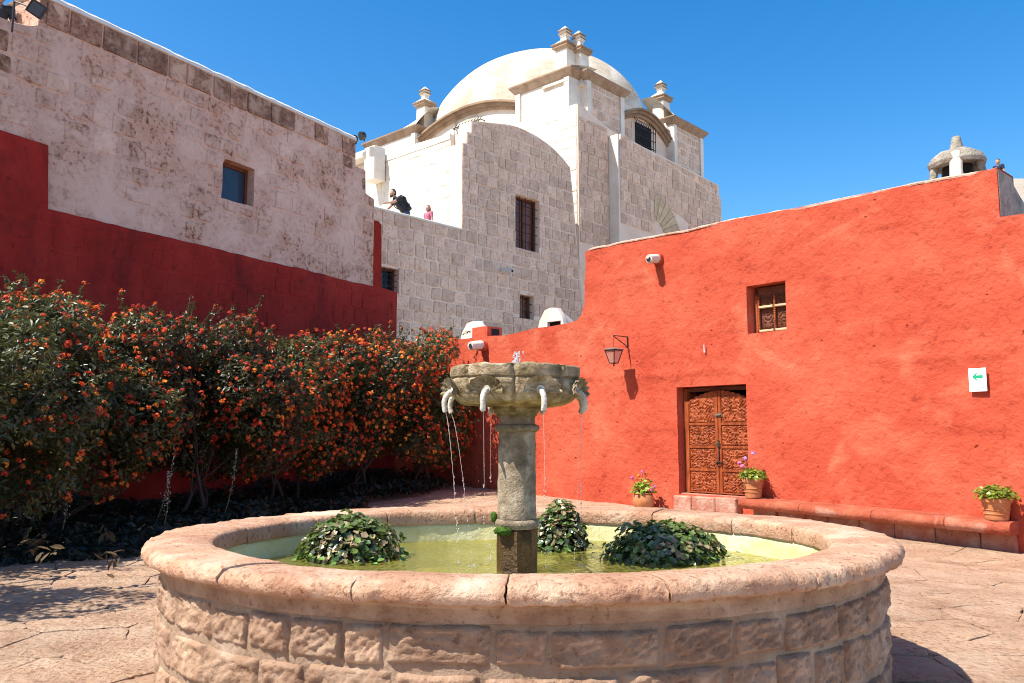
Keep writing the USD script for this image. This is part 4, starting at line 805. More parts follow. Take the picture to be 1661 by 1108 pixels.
# ground cover below the shrubs
r = np.random.default_rng(61); n = 36000
tt = r.uniform(.9, 17.5, n); oo = r.uniform(.15, 5.6, n); pp = C + dL * tt[:, None] + nL * oo[:, None]
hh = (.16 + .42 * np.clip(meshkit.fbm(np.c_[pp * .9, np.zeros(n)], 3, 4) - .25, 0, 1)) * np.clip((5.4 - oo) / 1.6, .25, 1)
ok = (np.einsum('ij,j->i', pp - R0, nR) > .9) & (((pp[:, 0] - FC[0]) / (WO + .3)) ** 2 + ((pp[:, 1] - FC[1]) / (SO + .3)) ** 2 > 1) & (oo < 3.7 + 1.3 * np.clip((tt - 7) / 4, 0, 1) + .6 * np.sin(tt * 1.7) * np.sin(tt * .6 + 1))
pp, hh, tt, oo, n = pp[ok], hh[ok], tt[ok], oo[ok], ok.sum()
pos = np.c_[pp, gz(pp[:, 0], pp[:, 1]) + hh * r.uniform(.3, 1.25, n)]
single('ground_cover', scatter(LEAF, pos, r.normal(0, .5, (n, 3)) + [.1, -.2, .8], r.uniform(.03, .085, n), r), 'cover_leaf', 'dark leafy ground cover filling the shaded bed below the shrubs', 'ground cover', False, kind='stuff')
ms = []
for k in range(5):
    p = atz((62, 75, 170, 180, 55)[k], (880, 893, 862, 905, 878)[k], .3); ms.append(scatter(LEAF, p + r.normal(0, .06, (9, 3)), r.normal(0, .5, (9, 3)) + [0, -.3, .7], r.uniform(.05, .08, 9), r))
single('dry_leaves', cat_(ms), 'dry_leaf', 'few yellowed leaves lying on the ground cover at the lower left', 'leaves', False, kind='stuff')
for k, (b, e, dd) in enumerate((((97, 822), (113, 748), 11.2), ((247, 815), (284, 727), 12.6), ((263, 826), (272, 765), 12.4), ((360, 790), (384, 727), 13.8))):
    p0, p1 = atdepth(*b, dd), atdepth(*e, dd - .1); p0[2] = gz(p0[0], p0[1]); 
    t = thing('flower_spike', ('thin spike of tiny white flowers, leftmost in the shaded bed', 'tallest leaning spike of tiny white flowers in the shaded bed', 'short spike of tiny white flowers close beside the tallest spike', 'spike of tiny white flowers below the middle shrub, rightmost of the four')[k], 'plant', group=None)
    s_ = np.linspace(0, 1, 12)[:, None]; pl = p0 + (p1 - p0) * s_ + np.array([.05, 0, 0]) * np.sin(s_ * PI)
    part(t, 'stem', tube(pl, np.linspace(.010, .004, 12), 6), 'stem_green', True)
    u_ = r.uniform(.35, 1, 60)[:, None]; q = p0 + (p1 - p0) * u_ + np.array([.05, 0, 0]) * np.sin(u_ * PI) + r.normal(0, .035, (60, 3)) * (1.15 - u_)
    part(t, 'blossoms', scatter(LEAF, q, r.normal(0, 1, q.shape) + [0, -.5, 0], r.uniform(.010, .018, 60), r), 'flower_white', False, kind='stuff')

# ================================================================== DOOR, WINDOW, BENCH, POTS, SIGN, LANTERN
def carve(w, h, seed, n=60, amp=.022):
    """carved scrollwork: a height field over a panel w x h"""
    r = np.random.default_rng(seed); ph = r.uniform(0, 6, 4)
    def fn(s, t):
        x, y = np.abs(s - .5) * 2, t
        wx = x + .13 * np.sin(7 * y + ph[0]) + .06 * np.sin(15 * y + ph[1]); wy = y + .12 * np.sin(8 * x + ph[2]) + .05 * np.sin(17 * x + ph[3])
        f = np.sin(wx * 18) * np.sin(wy * 21) + .6 * np.sin(25 * (wx + wy)) * np.sin(27 * (wx - wy))
        edge = np.clip(np.minimum(np.minimum(s, 1 - s) * w, np.minimum(t, 1 - t) * h) / .02, 0, 1)
        return np.stack([(s - .5) * w, (t - .5) * h, amp * edge * np.clip(.5 + .9 * f, 0, 1)], 1)
    return grid(n, n, fn)
dr = thing('carved_door', 'carved wooden double door with panelled leaves in the red wall', 'door')
um = FR.uz(1157.5, 720)[0]; WD = -.17
part(dr, 'frame', fbox(FR, du0 + .02, du0 + .10, dz0 + .0, 2.40, -.30, -.20, .008), 'carved_wood')
part(dr, 'frame', fbox(FR, du0 + .10, du1 - .01, 2.33, 2.41, -.30, -.24, .008), 'dark_wood')
for side, (a, b) in enumerate(((du0 + .10, um - .006), (um + .006, du1 - .012))):
    ztop = lambda u: 2.33 - .20 * abs((u - um) / (du1 - um)) ** 1.8  # tops curve down; the dark gap above stands in for the lintel shadow
    us = np.linspace(a, b, 14); z_b = dz0 + .035
    P = Polygon([(a, z_b)] + [(b, z_b)] + [(u, ztop(u) + .012 * math.sin(u * 60)) for u in us[::-1]])
    lf = part(dr, 'leaf', wall(FR, P, .05, WD - .012, .5, .0, 1, 1), 'carved_wood', 30, label=('left door leaf', 'right door leaf')[side])
    st = .062; Hh = 2.13 - z_b; rows = np.linspace(z_b, 2.13, 5)
    strip = [(a, a + st, z_b, ztop(a) - .03), (b - st, b, z_b, ztop(b) - .03)] + [(a + st, b - st, z - .022 if k else z, z + .026) for k, z in enumerate(rows[:4])]
    for k, q in enumerate(strip): part(lf, 'stile' if k < 2 else 'rail', fbox(FR, *q, WD - .011, WD + .014, .005), 'carved_wood', 30)
    for k in range(4):
        z0_, z1_ = rows[k] + .026, (rows[k + 1] - .022 if k < 3 else ztop((a + b) / 2) - .045)
        cv = carve(b - a - 2 * st - .008, z1_ - z0_ - .006, k + 4 * side); v = cv[0] + [(a + b) / 2, (z0_ + z1_) / 2, WD - .010]
        if k == 3: v[:, 1] = np.where(v[:, 1] > 2.0, np.minimum(v[:, 1], ztop(v[:, 0]) - .035), v[:, 1])
        part(lf, 'panel', FR.mesh(v, cv[1]), 'carved_wood', 60)
part(dr, 'bolt', cat_([fbox(FR, um - .05, um + .10, 1.83, 1.90, WD + .013, WD + .022, .003), tube([FR.at(um - .04, 1.865, WD + .035), FR.at(um + .08, 1.865, WD + .035)], .012, 8)]), 'old_iron')
part(dr, 'padlock', cat_([fbox(FR, um - .025, um + .045, 1.27, 1.36, WD + .014, WD + .05, .01), tube([FR.at(um + .01 + .022 * math.cos(t), 1.36 + .05 * math.sin(t), WD + .03) for t in np.linspace(0, PI, 9)], .006, 6)]), 'old_iron')
part(dr, 'chain', tube([FR.at(um + .015, z, WD + .028 + .004 * math.sin(z * 60)) for z in np.linspace(1.27, .98, 24)], .010, 6), 'iron')
part(dr, 'ring_handle', cat_([tube([FR.at(um + .01 + .045 * math.cos(t), .955 + .045 * math.sin(t), WD + .03) for t in np.linspace(0, 2 * PI, 20)], .008, 6), tube([FR.at(um - .07, .975, WD + .022), FR.at(um + .085, .985, WD + .022)], .010, 6)]), 'iron')
ds = thing('door_step', 'low pale stone step under the carved door', 'step')
for k, (a, b) in enumerate(((-.84, -.42), (-.41, .10), (.11, .55))):
    part(ds, 'step_stone', noisy(fbox(FR, du0 + .82 + a, du0 + .82 + b, -.2, .348 + .006 * (k - 1), -.05, .16, .02), 5, .006, k), 'bench_base', 30)
part(rw, 'sill', fbox(FR, du0 + .01, du1 - .01, dz0 - .04, dz0 + .02, -.40, -.06, .01), 'bench_base')

wn = thing('carved_window', 'small carved wooden window with four panels, deep in the red wall', 'window')
ww = -.24; v0 = vu0 + .09; v1 = vu1 - .005; vm = (v0 + v1) / 2 + .01; zm = vz0 + .50
part(wn, 'back_panel', fbox(FR, v0, v1, vz0 + .01, vz1 - .01, ww - .05, ww - .02), 'dark_wood')
part(wn, 'frame', fbox(FR, v0 - .06, v0, vz0 + .01, vz1 - .15, ww - .04, ww + .02, .006), 'carved_wood')
part(wn, 'header', fbox(FR, v0, v1, vz1 - .16, vz1 - .02, ww - .02, ww + .01, .006), 'dark_wood')
for a in (v0 + .035, vm, v1 - .03):
    zz = np.linspace(vz0 + .05, vz1 - .18, 90); part(wn, 'beaded_colonnette', tube([FR.at(a, z, ww + .035) for z in zz], .014 + .009 * np.abs(np.sin(np.arange(90) * PI / 5.5)), 8), 'carved_wood', True)
for (a, b) in ((v0 + .065, vm - .03), (vm + .03, v1 - .055)):
    for z0_, z1_ in ((vz0 + .10, zm - .05), (zm + .03, vz1 - .19)):
        cv = carve(b - a, z1_ - z0_, int(a * 100) + int(z0_ * 100), 30, .022); part(wn, 'panel', FR.mesh(cv[0] + [(a + b) / 2, (z0_ + z1_) / 2, ww - .015], cv[1]), 'dark_wood', 60)
    for z_ in (vz0 + .055, zm - .005): part(wn, 'ledge', fbox(FR, a - .01, b + .01, z_ - .025, z_ + .015, ww - .015, ww + .075, .006), 'tan_stone')  # paler than the wood: sunlight on the ledges put into their colour

bn = thing('stone_bench', 'long low rounded stone bench built against the red wall', 'bench')
bu0, bu1 = FR.uz(1198, 812, .45)[0], FR.uz(1638, 845, .45)[0]
def ztb(u): return np.interp(u, [bu0, bu1], [.40, .30])
bprof = np.array([(0, -.19), (.34, -.19), (.42, -.175), (.465, -.14), (.48, -.10), (.468, -.05), (.43, -.018), (.37, -.004), (.2, .0), (0, .004)])
cu_ = np.array([bu0, bu0 + .27 * (bu1 - bu0), bu0 + .55 * (bu1 - bu0), bu0 + .80 * (bu1 - bu0), bu1])
for k in range(4):
    def bf(s, t, k=k):
        u = cu_[k] + .004 + s * (cu_[k + 1] - cu_[k] - .008); q = t * (len(bprof) - 1); w = np.interp(q, np.arange(len(bprof)), bprof[:, 0]); z = np.interp(q, np.arange(len(bprof)), bprof[:, 1])
        p = np.stack([u, z, w], 1); nz = vnoise(p, 6, .010, 4) + vnoise(p, 20, .006, 6)
        return FR.at(u, ztb(u) + z, w) + nz * (w > .03)[:, None]
    g_ = grid(36, len(bprof), bf, True); e_ = []
    n_ = len(bprof); caps = [[0, m_, m_ + 1] for m_ in range(1, n_ - 1)] + [[35 * n_, 35 * n_ + m_ + 1, 35 * n_ + m_] for m_ in range(1, n_ - 1)]
    part(bn, 'seat_stone', (g_[0], np.vstack([g_[1], caps])), 'bench_stone', 50)
bu = bu0 + .08
while bu < bu1 - .12:
    e = min(bu + rf_.uniform(.32, .62), bu1 - .04); b_ = fbox(FR, bu + .005, e - .005, -.4, float(ztb((bu + e) / 2)) - .19, 0, .14 + rf_.uniform(-.01, .02), .015)
    tm = trimesh.Trimesh(*b_, process=False).subdivide().subdivide(); part(bn, 'base_stone', (np.array(tm.vertices) + vnoise(np.array(tm.vertices), 7, .014, 3), tm.faces), 'bench_base', 40); bu = e

POTLEAF = leaf_shape(11, .10, 1.0)
def potted(c, r, h, label, rings, nl, spread, hgt, flowers, squat=False, seed=0):
    q = np.random.default_rng(seed); t = thing('potted_plant', label, 'potted plant', c)
    pr_ = [(0, 0), (r * .70, 0), (r * .72, .01)]
    if squat: pr_ += [(r * .95, h * .3), (r, h * .55), (r * .88, h * .85), (r * .80, h * .9), (r * .86, h * .94), (r * .86, h), (r * .74, h), (r * .72, h * .85)]
    else:
        for z in np.linspace(.06, .72, 12): pr_.append((r * (.72 + .22 * z), h * z))
        for z in rings: pr_ += [(r * (.735 + .22 * z), h * (z - .012)), (r * (.775 + .22 * z), h * z), (r * (.735 + .22 * z), h * (z + .012))]
        pr_ = sorted(pr_, key=lambda p: (p[1], p[0])) + [(r * .90, h * .78), (r * .98, h * .80), (r, h * .83), (r, h * .97), (r * .97, h), (r * .87, h), (r * .85, h * .9)]
    part(t, 'pot', lathe(pr_, 32), 'terracotta', 40)
    part(t, 'soil', lathe([(0, h * .9), (r * .86, h * .9)], 24), 'soil', True)
    d = q.normal(0, 1, (nl, 3)); d[:, 2] = abs(d[:, 2]); d /= np.linalg.norm(d, axis=1, keepdims=True)
    pos = np.array([0, 0, h * .98]) + d * [spread, spread, hgt] * q.uniform(.55, 1.08, (nl, 1)); part(t, 'foliage', scatter(POTLEAF, pos, d * .6 + [0, 0, .7] + q.normal(0, .4, d.shape), q.uniform(.016, .034, nl), q), 'pot_leaf', False, kind='stuff')
    st = [tube([np.array([0, 0, h * .9]) + q.normal(0, .02, 3), np.array([0, 0, h]) + dd * [spread * .5, spread * .5, hgt * .5], np.array([0, 0, h]) + dd * [spread, spread, hgt] * .9], .004, 5) for dd in d[:22]]
    part(t, 'stems', cat_(st), 'stem_green', True, kind='stuff')
    for (x, z, y, m_) in flowers:
        p = np.array([x, y, z]); part(t, 'flower_stem', tube([np.array([x * .4, y * .4, h]), p * [.8, .8, .9], p], .003, 5), 'stem_green', True)
        n = 26; dd = q.normal(0, 1, (n, 3)); dd /= np.linalg.norm(dd, axis=1, keepdims=True); part(t, 'flower', scatter(POTLEAF, p + dd * .030, dd, .018, q), m_, False)
pA = FR.at(*FR.uz(1222, 802, .26), .26); uA = FR.uz(1222, 802, .26)[0]
potted(FR.at(uA, float(ztb(uA)) + .004, .26), .185, .34, 'clay pot with pale green leaves and lilac flowers on the bench beside the door', (.30, .48), 260, .25, .17, [(-.24, .60, -.05, 'flower_pink'), (-.13, .68, -.02, 'flower_lilac'), (.02, .78, .0, 'flower_lilac'), (-.20, .55, -.08, 'flower_pink')], seed=1)
uB = FR.uz(1617, 838, .26)[0]
potted(FR.at(uB, float(ztb(uB)) + .004, .26), .205, .31, 'clay pot of yellowish green plants on the far right end of the bench', (.28, .46), 380, .27, .17, [], seed=2)
uP = FR.uz(1044, 818, .38)[0]; pP = FR.at(uP, 0, .38)
potted(np.r_[pP[:2], gz(*pP[:2])], .21, .34, 'squat clay pot with pink flowers standing on the ground left of the door', (), 260, .24, .26, [(-.22, .62, 0, 'flower_pink'), (-.02, .74, -.05, 'flower_pink'), (.20, .46, -.1, 'flower_pink'), (.12, .40, -.16, 'flower_pink'), (-.1, .66, -.05, 'flower_orange'), (.06, .70, -.02, 'flower_orange')], True, 3)

sg = thing('exit_sign', 'white sign with green left arrow and the word SALIDA on the red wall', 'sign')
su0, sz1 = FR.uz(1570.5, 598, .06); su1, sz0 = FR.uz(1601.5, 634.5, .06)
part(sg, 'plate', fbox(FR, su0, su1, sz0, sz1, .055, .064, .002), 'sign_white')
sc_ = (su0 + su1) / 2; sw = su1 - su0; sh = sz1 - sz0
arrow = Polygon([(-.33, 0), (-.02, .30), (.02, .26), (-.10, .10), (.33, .10), (.33, -.10), (-.10, -.10), (.02, -.26), (-.02, -.30)])
am = trimesh.creation.extrude_polygon(affinity.scale(arrow, sw * .92, sw * .92, origin=(0, 0)), .002)
part(sg, 'arrow', FR.mesh(np.array(am.vertices) + [sc_, sz0 + sh * .63, .064], am.faces), 'sign_green')
tx = meshkit.text_mesh('SALIDA', sh * .085, .002, True); tv = np.array(tx.vertices); tv[:, 0] *= (sw * .74) / np.ptp(tv[:, 0]); tv[:, 0] -= tv[:, 0].min() + np.ptp(tv[:, 0]) / 2
part(sg, 'lettering', FR.mesh(tv + [sc_, sz0 + sh * .12, .064], tx.faces), 'sign_grey')

ln = thing('wall_lantern', 'small iron lantern hanging from a bracket on the red wall', 'lantern')
lu, lz = FR.uz(1017.5, 552, .02); tip = FR.at(lu - .02, lz + .07, .43)
part(ln, 'bracket', cat_([tube([FR.at(lu, lz + .06, .0), FR.at(lu, lz + .07, .05), tip], .011, 6), tube([FR.at(lu, lz - .16, .02), FR.at(lu, lz + .09, .02)], .011, 6), tube([FR.at(lu, lz - .13, .03), tip + [0, 0, -.01]], .010, 6), tube([FR.at(lu, lz - .14, .06) + [0, 0, .02 * math.sin(t)] + .02 * math.cos(t) * FR.n for t in np.linspace(0, 2 * PI, 12)], .006, 5)]), 'lamp_iron')
LC = tip + np.array([0, 0, -.30])
part(ln, 'chain', tube([tip, LC + [0, 0, .06]], .005, 5), 'lamp_iron')
def frust(z0, z1, a0, a1, m0=1.):
    return np.array([(x * a / 2, y * a / 2, z) for z, a in ((z0, a0), (z1, a1)) for x, y in ((-1, -1), (1, -1), (1, 1), (-1, 1))])
rotl = lambda v: np.c_[v[:, 0] * FR.d[0] + v[:, 1] * FR.n[0], v[:, 0] * FR.d[1] + v[:, 1] * FR.n[1], v[:, 2]]
def hullm(v): h = trimesh.convex.convex_hull(v); return np.array(h.vertices), np.array(h.faces)
cap_ = hullm(np.vstack([frust(0, .015, .30, .30), frust(.015, .055, .30, .05)])); part(ln, 'lid', (rotl(cap_[0]) + LC, cap_[1]), 'grey_metal')
top4 = frust(-.01, -.27, .255, .12); body_ = [];
for k in range(4):
    a, b = top4[k], top4[4 + k]; a2, b2 = top4[(k + 1) % 4], top4[4 + (k + 1) % 4]
    body_ += [tube(rotl(np.array([a, b])) + LC, .011, 5), tube(rotl(np.array([a, a2])) + LC, .011, 5), tube(rotl(np.array([b, b2])) + LC, .011, 5)]
part(ln, 'cage', cat_(body_), 'lamp_iron')
part(ln, 'glass', (rotl(top4 * [.97, .97, 1]) + LC, np.array([[0, 1, 5], [0, 5, 4], [1, 2, 6], [1, 6, 5], [2, 3, 7], [2, 7, 6], [3, 0, 4], [3, 4, 7]])), 'lantern_glass', False)
part(ln, 'finial', lathe([(0, -.34), (.012, -.335), (.018, -.315), (.010, -.30), (.03, -.285), (.058, -.27), (0, -.268)], 10, LC), 'lamp_iron')

# rain spouts, hooded roof lights, chimney
def spout(fr, u, z, L, r, label, m1, cat='rain spout', w0=-.05, droop=.05, under=None):
    t = thing('rain_spout', label, cat); ss = np.linspace(0, 1, 9)
    ctr = lambda s: fr.at(u, z - droop * s ** 2, w0 + s * L)
    part(t, 'pipe', noisy(tube([ctr(s) for s in ss] + [ctr(1.) , ctr(1.) - fr.n * .01], np.r_[r * (1 - .18 * ss), r * .6, r * .55], 16), 10, r * .16, 3), m1, 50)
    part(t, 'mouth', tube([ctr(1.) - fr.n * .02, ctr(1.) + fr.n * .012], r * .50, 12), 'dark_room', 40)
    if under: part(t, 'collar', noisy(tube([ctr(0.), ctr(.34)], [r * 1.25, r * 1.16], 16), 9, r * .16, 4), under, 50)
    return t
spout(FR, *FR.uz(1068, 420, .0), .36, .105, 'pale stone rain spout high on the right red wall, casting a shadow', 'pale_plaster', under='red_plaster')
spout(FR, FR.uz(786, 560)[0], FR.uz(786, 560)[1], .50, .125, 'large white spout sticking out of the low red wall beside the shrubs', 'pale_plaster', under='red_plaster')
spout(FF, *FF.uz(814, 440, .0), .55, .11, 'white rain spout on the grey church annexe wall', 'pale_plaster')
def hood(uc, wd, zb_, h, label, mouth):
    t = thing('roof_light', label, 'roof light')
    P = [(-.5, 0), (-.5, .42), (-.40, .72), (-.22, .96), (.0, 1.), (.24, .98), (.40, .74), (.5, .40), (.5, 0)]
    poly = Polygon([(uc + x * wd, zb_ + y * h) for x, y in P]); hole_ = sbox(uc + mouth[0] * wd, zb_ + mouth[2] * h, uc + mouth[1] * wd, zb_ + mouth[3] * h)
    part(t, 'hood', wall(FR, poly.difference(hole_), .12, -.95, .1, .018, 2.5, 4), 'pale_plaster', 50)
    q = hullm(FR.at(*np.array([(uc + x * wd * k, zb_ + y * h * k2, w) for k, k2, w in ((.96, .96, -1.071), (.72, .55, -1.9)) for x, y in P]).T)); part(t, 'back', q, 'pale_plaster', 40)
    part(t, 'opening', fbox(FR, uc + mouth[0] * wd + .0, uc + mouth[1] * wd, zb_ + mouth[2] * h, zb_ + mouth[3] * h, -1.069, -1.05), 'dark_room')
hu, hz = FR.uz(893, 540, -.95); hood(hu, .98, 3.6, 1.0, 'white hooded roof light above the low red wall, beside the step up', (-.12, .36, .25, .66))
hu, hz = FR.uz(766, 556, -.95); hood(hu, 1.15, 3.6, .98, 'white hooded roof light behind the flowering shrub, left one', (.22, .40, .38, .62))
cb = thing('chimney_block', 'small square orange chimney with a dark hole on the low red wall', 'chimney')
cu0, cz = FR.uz(789, 548, -.45); 
part(cb, 'stack', wall(FR, sbox(cu0 - .30, 3.5, cu0 + .30, 4.24), .5, -.22, .12, .012, 2, 3), 'red_plaster', 40)
part(cb, 'opening', fbox(Frame(R0 + dR * (cu0 + .30), nR, dR), -.62, -.36, 3.98, 4.18, .004, .012), 'dark_room')
part(rw, 'roof_kerb', wall(FR, sbox(FR.uz(838, 540, -.8)[0], 3.6, FR.uz(873, 538, -.8)[0], 4.06), .25, -.80, .15, .01, 2, 3), 'red_plaster', 40)

cm = thing('stone_chimney', 'domed stone chimney with dark openings and a pointed cap, on the high red wall', 'chimney')
cuu, czz = FR.uz(1548, 275, -1.0); cc = FR.at(cuu, 0, -1.15); zc = FR.uz(1548, 283, -1.15)[1] - .25
rs_ = .42
part(cm, 'base', noisy(lathe(densify([(0, zc - .9), (rs_ * 1.12, zc - .9), (rs_ * 1.08, zc + .12), (0, zc + .14)], 24), 20, (cc[0], cc[1], 0)), 5, .03, 3), 'grey_stone', 50)
for k in range(5):
    a = k * 2 * PI / 5 + math.radians(-122); d_ = np.array([math.cos(a), math.sin(a), 0]); part(cm, 'pier', noisy(tube([cc + d_ * rs_ * .93 + [0, 0, zc], cc + d_ * rs_ * .90 + [0, 0, zc + .2], cc + d_ * rs_ * .78 + [0, 0, zc + .50]], [.11, .095, .10] if k == 0 else [.075, .065, .07], 8), 6, .02, k), 'grey_stone' if k else 'church_plaster', 50)
part(cm, 'flue', lathe([(0, zc + .1), (rs_ * .55, zc + .1), (rs_ * .55, zc + .5)], 16, (cc[0], cc[1], 0)), 'dark_room')
part(cm, 'cap', noisy(lathe(densify([(0, zc + .36), (rs_ * .98, zc + .36), (rs_ * 1.04, zc + .42), (rs_ * .94, zc + .52), (rs_ * .66, zc + .60), (.0, zc + .63)], 40), 24, (cc[0], cc[1], 0)), 5, .03, 5), 'grey_stone', 50)
part(cm, 'pointed_top', noisy(lathe(densify([(.14, zc + .56), (.115, zc + .66), (.065, zc + .86), (.05, zc + .88), (0, zc + .885)], 24), 12, (cc[0], cc[1], 0)), 8, .02, 6), 'grey_stone', 50)

# floodlights
fd = thing('floodlight', 'square black floodlight on a bracket at the top of the pale wall', 'floodlight')
pc = atdepth(60, 15, 13.55); ax1 = np.array([.80, .28, -.52]); ax1 /= np.linalg.norm(ax1); fn_ = np.array([.35, -.85, -.38]); fn_ -= ax1 * np.dot(fn_, ax1); fn_ /= np.linalg.norm(fn_); ax2 = np.cross(fn_, ax1)
def obox(c, a, b, cc_, m, bev=.01):
    q = rbox(a, b, cc_, bev); return np.asarray(c) + q[0][:, :1] * ax1 + q[0][:, 1:2] * ax2 + q[0][:, 2:] * fn_, q[1]
part(fd, 'housing', cat_([obox(pc, .26, .24, .07, 0), obox(pc - fn_ * .06, .18, .16, .06, 0)]), 'black_metal')
part(fd, 'lamp_glass', obox(pc + fn_ * .036, .215, .195, .006, 0, .002), 'lamp_front')
part(fd, 'rim', cat_([obox(pc + fn_ * .04 + ax2 * s_ * .112, .26, .02, .02, 0, .004) for s_ in (-1, 1)] + [obox(pc + fn_ * .04 + ax1 * s_ * .122, .02, .204, .02, 0, .004) for s_ in (-1, 1)]), 'black_metal')
q1, q2 = atdepth(21, 30, 13.9), atdepth(24, -6, 13.9)
part(fd, 'bracket', cat_([tube([q1 + [0, 0, -.25], q2], .018, 8), tube([atdepth(24, 2, 13.88), pc - fn_ * .09], .015, 8)]), 'black_metal')
f2 = thing('floodlight', 'pair of small black floodlights on the church terrace pier below the dome', 'floodlight')
fp_ = FF.at(2.0, 12.42, -4.55)
for s_ in (-.35, .15): part(f2, 'lamp', cat_([tube([fp_ + FF.n * s_ + [0, 0, .22], fp_ + FF.n * s_ + [-.12, -.1, .16]], [.14, .17], 10), tube([fp_ + FF.n * s_, fp_ + FF.n * s_ + [0, 0, .22]], .03, 6)]), 'black_metal')

# ================================================================== PEOPLE
def blob(chains, size=.025, smooth=8):
    m = Manifold()
    for (a, ra), (b, rb_) in chains:
        m += Manifold.batch_hull([Manifold.sphere(ra, 20).translate([*map(float, a)]), Manifold.sphere(rb_, 20).translate([*map(float, b)])])
    q = m.refine_to_length(size).to_mesh(); t = trimesh.Trimesh(q.vert_properties[:, :3], q.tri_verts); trimesh.smoothing.filter_taubin(t, iterations=smooth); return t
def person(name_label, loc, facing, J, cloth, legs, hair, long_hair=False, s=1.0, scarf=False):
    """J: joints in a frame with x forwards, y to the left, z up, feet on z = 0"""
    t = thing('person', name_label, 'person')
    J = {k: np.array(v, float) for k, v in J.items()}
    co, si = math.cos(facing), math.sin(facing); Rm = np.array([[co, -si, 0], [si, co, 0], [0, 0, 1]])
    put = lambda m: (np.array(m.vertices) @ Rm.T * s + loc, np.array(m.faces))
    j = J; body = [((j['hip'], .13), (j['waist'], .12)), ((j['waist'], .12), (j['chest'], .135)), ((j['chest'], .13), (j['neck'], .06)), ((j['neck'], .052), (j['head'] - [0.01, 0, .06], .055))]
    hd = j['head']; fw = np.array([1, 0, -.25 if 'look' not in j else 0]) if 'look' not in j else j['look']
    fw = fw / np.linalg.norm(fw)
    body += [((hd + [0, 0, .03], .095), (hd + fw * .02 + [0, 0, -.01], .088)), ((hd + fw * .03 - [0, 0, .05], .062), (hd + fw * .055 - [0, 0, .085], .038)), ((hd + fw * .095 + [0, 0, -.005], .012), (hd + fw * .112 - [0, 0, .03], .016))]
    for sd in ('l', 'r'):
        y = 1 if sd == 'l' else -1
        sh_, el, wr = j['sh' + sd], j['el' + sd], j['wr' + sd]
        body += [((j['chest'] + [0, 0, .05], .10), (sh_, .065)), ((sh_, .058), (el, .042)), ((el, .041), (wr, .028))]
        d = (wr - el) / np.linalg.norm(wr - el); side = np.cross(d, [0, 0, 1.]); side /= np.linalg.norm(side) + 1e-9; pal = wr + d * .07
        body += [((wr, .026), (pal, .026)), ((pal - side * .022, .017), (pal + side * .022, .017))]
        for k, (o, L) in enumerate(((-.030, .055), (-.010, .07), (.010, .066), (.030, .05))):
            a = pal + side * o + d * .015; b = a + d * L * .55 - [0, 0, .006]; c = b + d * L * .45 - [0, 0, .016]; body += [((a, .0095), (b, .009)), ((b, .009), (c, .0078))]
        a = wr + d * .03 + side * .02 * y; body += [((a, .012), (a + d * .03 + side * .03 * y, .010)), ((a + d * .03 + side * .03 * y, .010), (a + d * .06 + side * .03 * y, .008))]
        hp, kn, an = j['hp' + sd], j['kn' + sd], j['an' + sd]
        body += [((j['hip'], .12), (hp, .10)), ((hp, .095), (kn, .058)), ((kn, .056), (an, .038)), ((an - [0, 0, .03], .04), (an + [.13, 0, -.045], .032))]
        body += [((hd + np.array([-.01, y * .092, -.0]), .018), (hd + np.array([-.01, y * .094, -.035]), .012))]
    part(t, 'body', put(blob(body, .02, 6)), 'skin', True)
    top_ = [((j['hip'] + [0, 0, .02], .145), (j['waist'], .135)), ((j['waist'], .135), (j['chest'], .15)), ((j['chest'], .148), (j['neck'] - [0, 0, .05], .072))]
    for sd in 'lr': top_ += [((j['chest'] + [0, 0, .05], .115), (j['sh' + sd], .078)), ((j['sh' + sd], .076), (j['sh' + sd] * .45 + j['el' + sd] * .55, .060))]
    part(t, 'shirt', put(blob(top_, .03, 6)), cloth, True)
    tr = []
    for sd in 'lr': tr += [((j['hip'], .138), (j['hp' + sd], .115)), ((j['hp' + sd], .110), (j['kn' + sd], .074)), ((j['kn' + sd], .072), (j['an' + sd] + [0, 0, .03], .055))]
    part(t, 'trousers', put(blob(tr, .03, 6)), legs, True)
    for sd in 'lr': part(t, 'shoe', put(blob([((j['an' + sd] - [.03, 0, .035], .048), (j['an' + sd] + [.14, 0, -.05], .04))], .03, 4)), 'black_cloth', True)
    hb = -fw * [1, 1, 0]
    h_ = [((hd + [-.012, 0, .055], .092), (hd + hb * .035 + [0, 0, .0], .09))]
    if long_hair: h_ += [((hd + hb * .04, .088), (hd + hb * .075 - [0, 0, .20], .065))]
    part(t, 'hair', put(blob(h_, .02, 4)), hair, True)
    for y in (-1, 1):
        e = hd + fw * .087 + np.array([0, y * .034, .012]); ey = trimesh.creation.icosphere(1, .011); part(t, 'eye', put(trimesh.Trimesh(np.array(ey.vertices) + e, ey.faces)), 'dark_hair', True)
    if scarf == 'beard': part(t, 'beard', put(blob([((hd + fw * .045 + [0, -.04, -.075], .034), (hd + fw * .065 + [0, 0, -.10], .038)), ((hd + fw * .065 + [0, 0, -.10], .038), (hd + fw * .045 + [0, .04, -.075], .034))], .02, 4)), 'dark_hair', True)
    return t, put
STAND = dict(hip=(0, 0, .93), waist=(0, 0, 1.08), chest=(0, 0, 1.27), neck=(0, 0, 1.46), head=(.03, 0, 1.60), shl=(0, .18, 1.39), shr=(0, -.18, 1.39), ell=(.0, .24, 1.12), elr=(.0, -.24, 1.12), wrl=(.10, .23, .90), wrr=(.10, -.23, .90), hpl=(0, .09, .88), hpr=(0, -.09, .88), knl=(.02, .10, .49), knr=(.02, -.10, .49), anl=(-.01, .10, .085), anr=(-.01, -.10, .085))
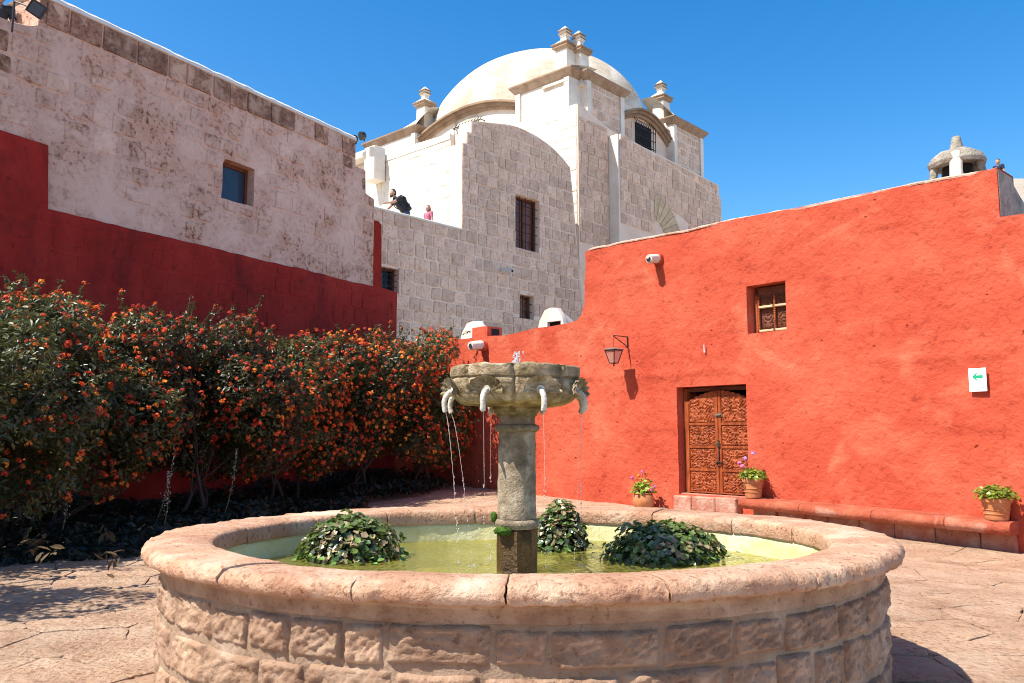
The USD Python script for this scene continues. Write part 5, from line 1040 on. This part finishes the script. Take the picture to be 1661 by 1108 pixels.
LEAN = dict(STAND, hip=(-.12, 0, .93), waist=(-.04, 0, 1.07), chest=(.12, 0, 1.24), neck=(.26, 0, 1.39), head=(.34, 0, 1.52), shl=(.17, .18, 1.35), shr=(.17, -.18, 1.35), ell=(.40, .22, 1.17), elr=(.32, -.24, 1.12), wrl=(.66, .20, 1.10), wrr=(.48, -.16, .98), hpl=(-.12, .09, .88), hpr=(-.12, -.09, .88), knl=(-.05, .11, .49), knr=(.05, -.11, .49), anl=(-.10, .11, .085), anr=(.04, -.11, .085), look=(1, 0, -.35))
def onterrace(px, b):
    us_ = np.linspace(-3, 4, 700); P = FF.at(us_, np.full(700, 8.5), np.full(700, -b)); X = CX + FPX * P[:, 0] / (P[:, 1] * cp + (P[:, 2] - 1.5) * sp); k = np.argmin(abs(X - px)); return FF.at(us_[k], 7.85, -b)
fl_ = math.atan2(-dF[1], -dF[0]) - .25
mt, mput = person('bearded person in a black T-shirt leaning on the terrace parapet with a backpack', onterrace(652, .88), fl_, LEAN, 'black_cloth', 'blue_jeans', 'dark_hair', s=1.04, scarf='beard')
bpk = thing('backpack', 'black backpack on the back of the leaning person on the terrace', 'backpack')
part(bpk, 'bag', mput(blob([((np.array([-.16, -.05, 1.10]), .12), (np.array([-.16, .05, 1.10]), .12)), ((np.array([-.02, -.05, 1.36]), .10), (np.array([-.02, .05, 1.36]), .10)), ((np.array([-.16, 0, 1.10]), .12), (np.array([-.02, 0, 1.36]), .11))], .03, 5)), 'black_cloth', True)
part(bpk, 'pocket', mput(blob([((np.array([-.25, -.06, 1.10]), .06), (np.array([-.25, .06, 1.10]), .06)), ((np.array([-.20, -.05, 1.22]), .05), (np.array([-.20, .05, 1.22]), .05))], .03, 4)), 'grey_cloth', True)
for y in (-.13, .13): part(bpk, 'strap', mput(trimesh.Trimesh(*tube([(-.02, y, 1.42), (.12, y, 1.46), (.27, y, 1.30), (.18, y * 1.2, 1.12), (-.06, y, 1.02)], .018, 6), process=False)), 'black_cloth', True)
person('person with long reddish hair and a pink top behind the terrace parapet', onterrace(695, .85), fl_ + .2, STAND, 'pink_cloth', 'blue_jeans', 'red_hair', True, s=.84)
# on the roof at the upper left: floor behind the lower stretch of the pale wall
part(lw, 'roof_terrace', fbox(FL, ut + .02, 17, 7.75, 7.95, -5.5, -1.12), 'pale_plaster')
pe = atdepth(-3, 40, 14.6)
person('dark haired person in dark clothes on the roof, cut off by the left picture edge', np.array([pe[0], pe[1], 7.95]), math.radians(-60), STAND, 'black_cloth', 'blue_jeans', 'dark_hair', s=1.0)
# far terrace behind the right wall, with one visitor
tb = thing('terrace_block', 'plain pale building block behind the right end of the red wall', 'building')
vz_ = atdepth(1619, 262, 37.0); zt = vz_[2] - 1.62
part(tb, 'walls', bx((vz_[0] - 2.4, 35.2, -.3), (vz_[0] + 9, 43, zt)), 'church_plaster'); part(tb, 'parapet', bx((vz_[0] - 2.4, 35.2, zt + .002), (vz_[0] + 9, 35.45, zt + .25)), 'church_plaster')
person('small dark figure of a person above the right end of the red wall', np.array([vz_[0], 37.0, zt]), math.radians(-150), STAND, 'navy_cloth', 'navy_cloth', 'dark_hair', s=1.0)
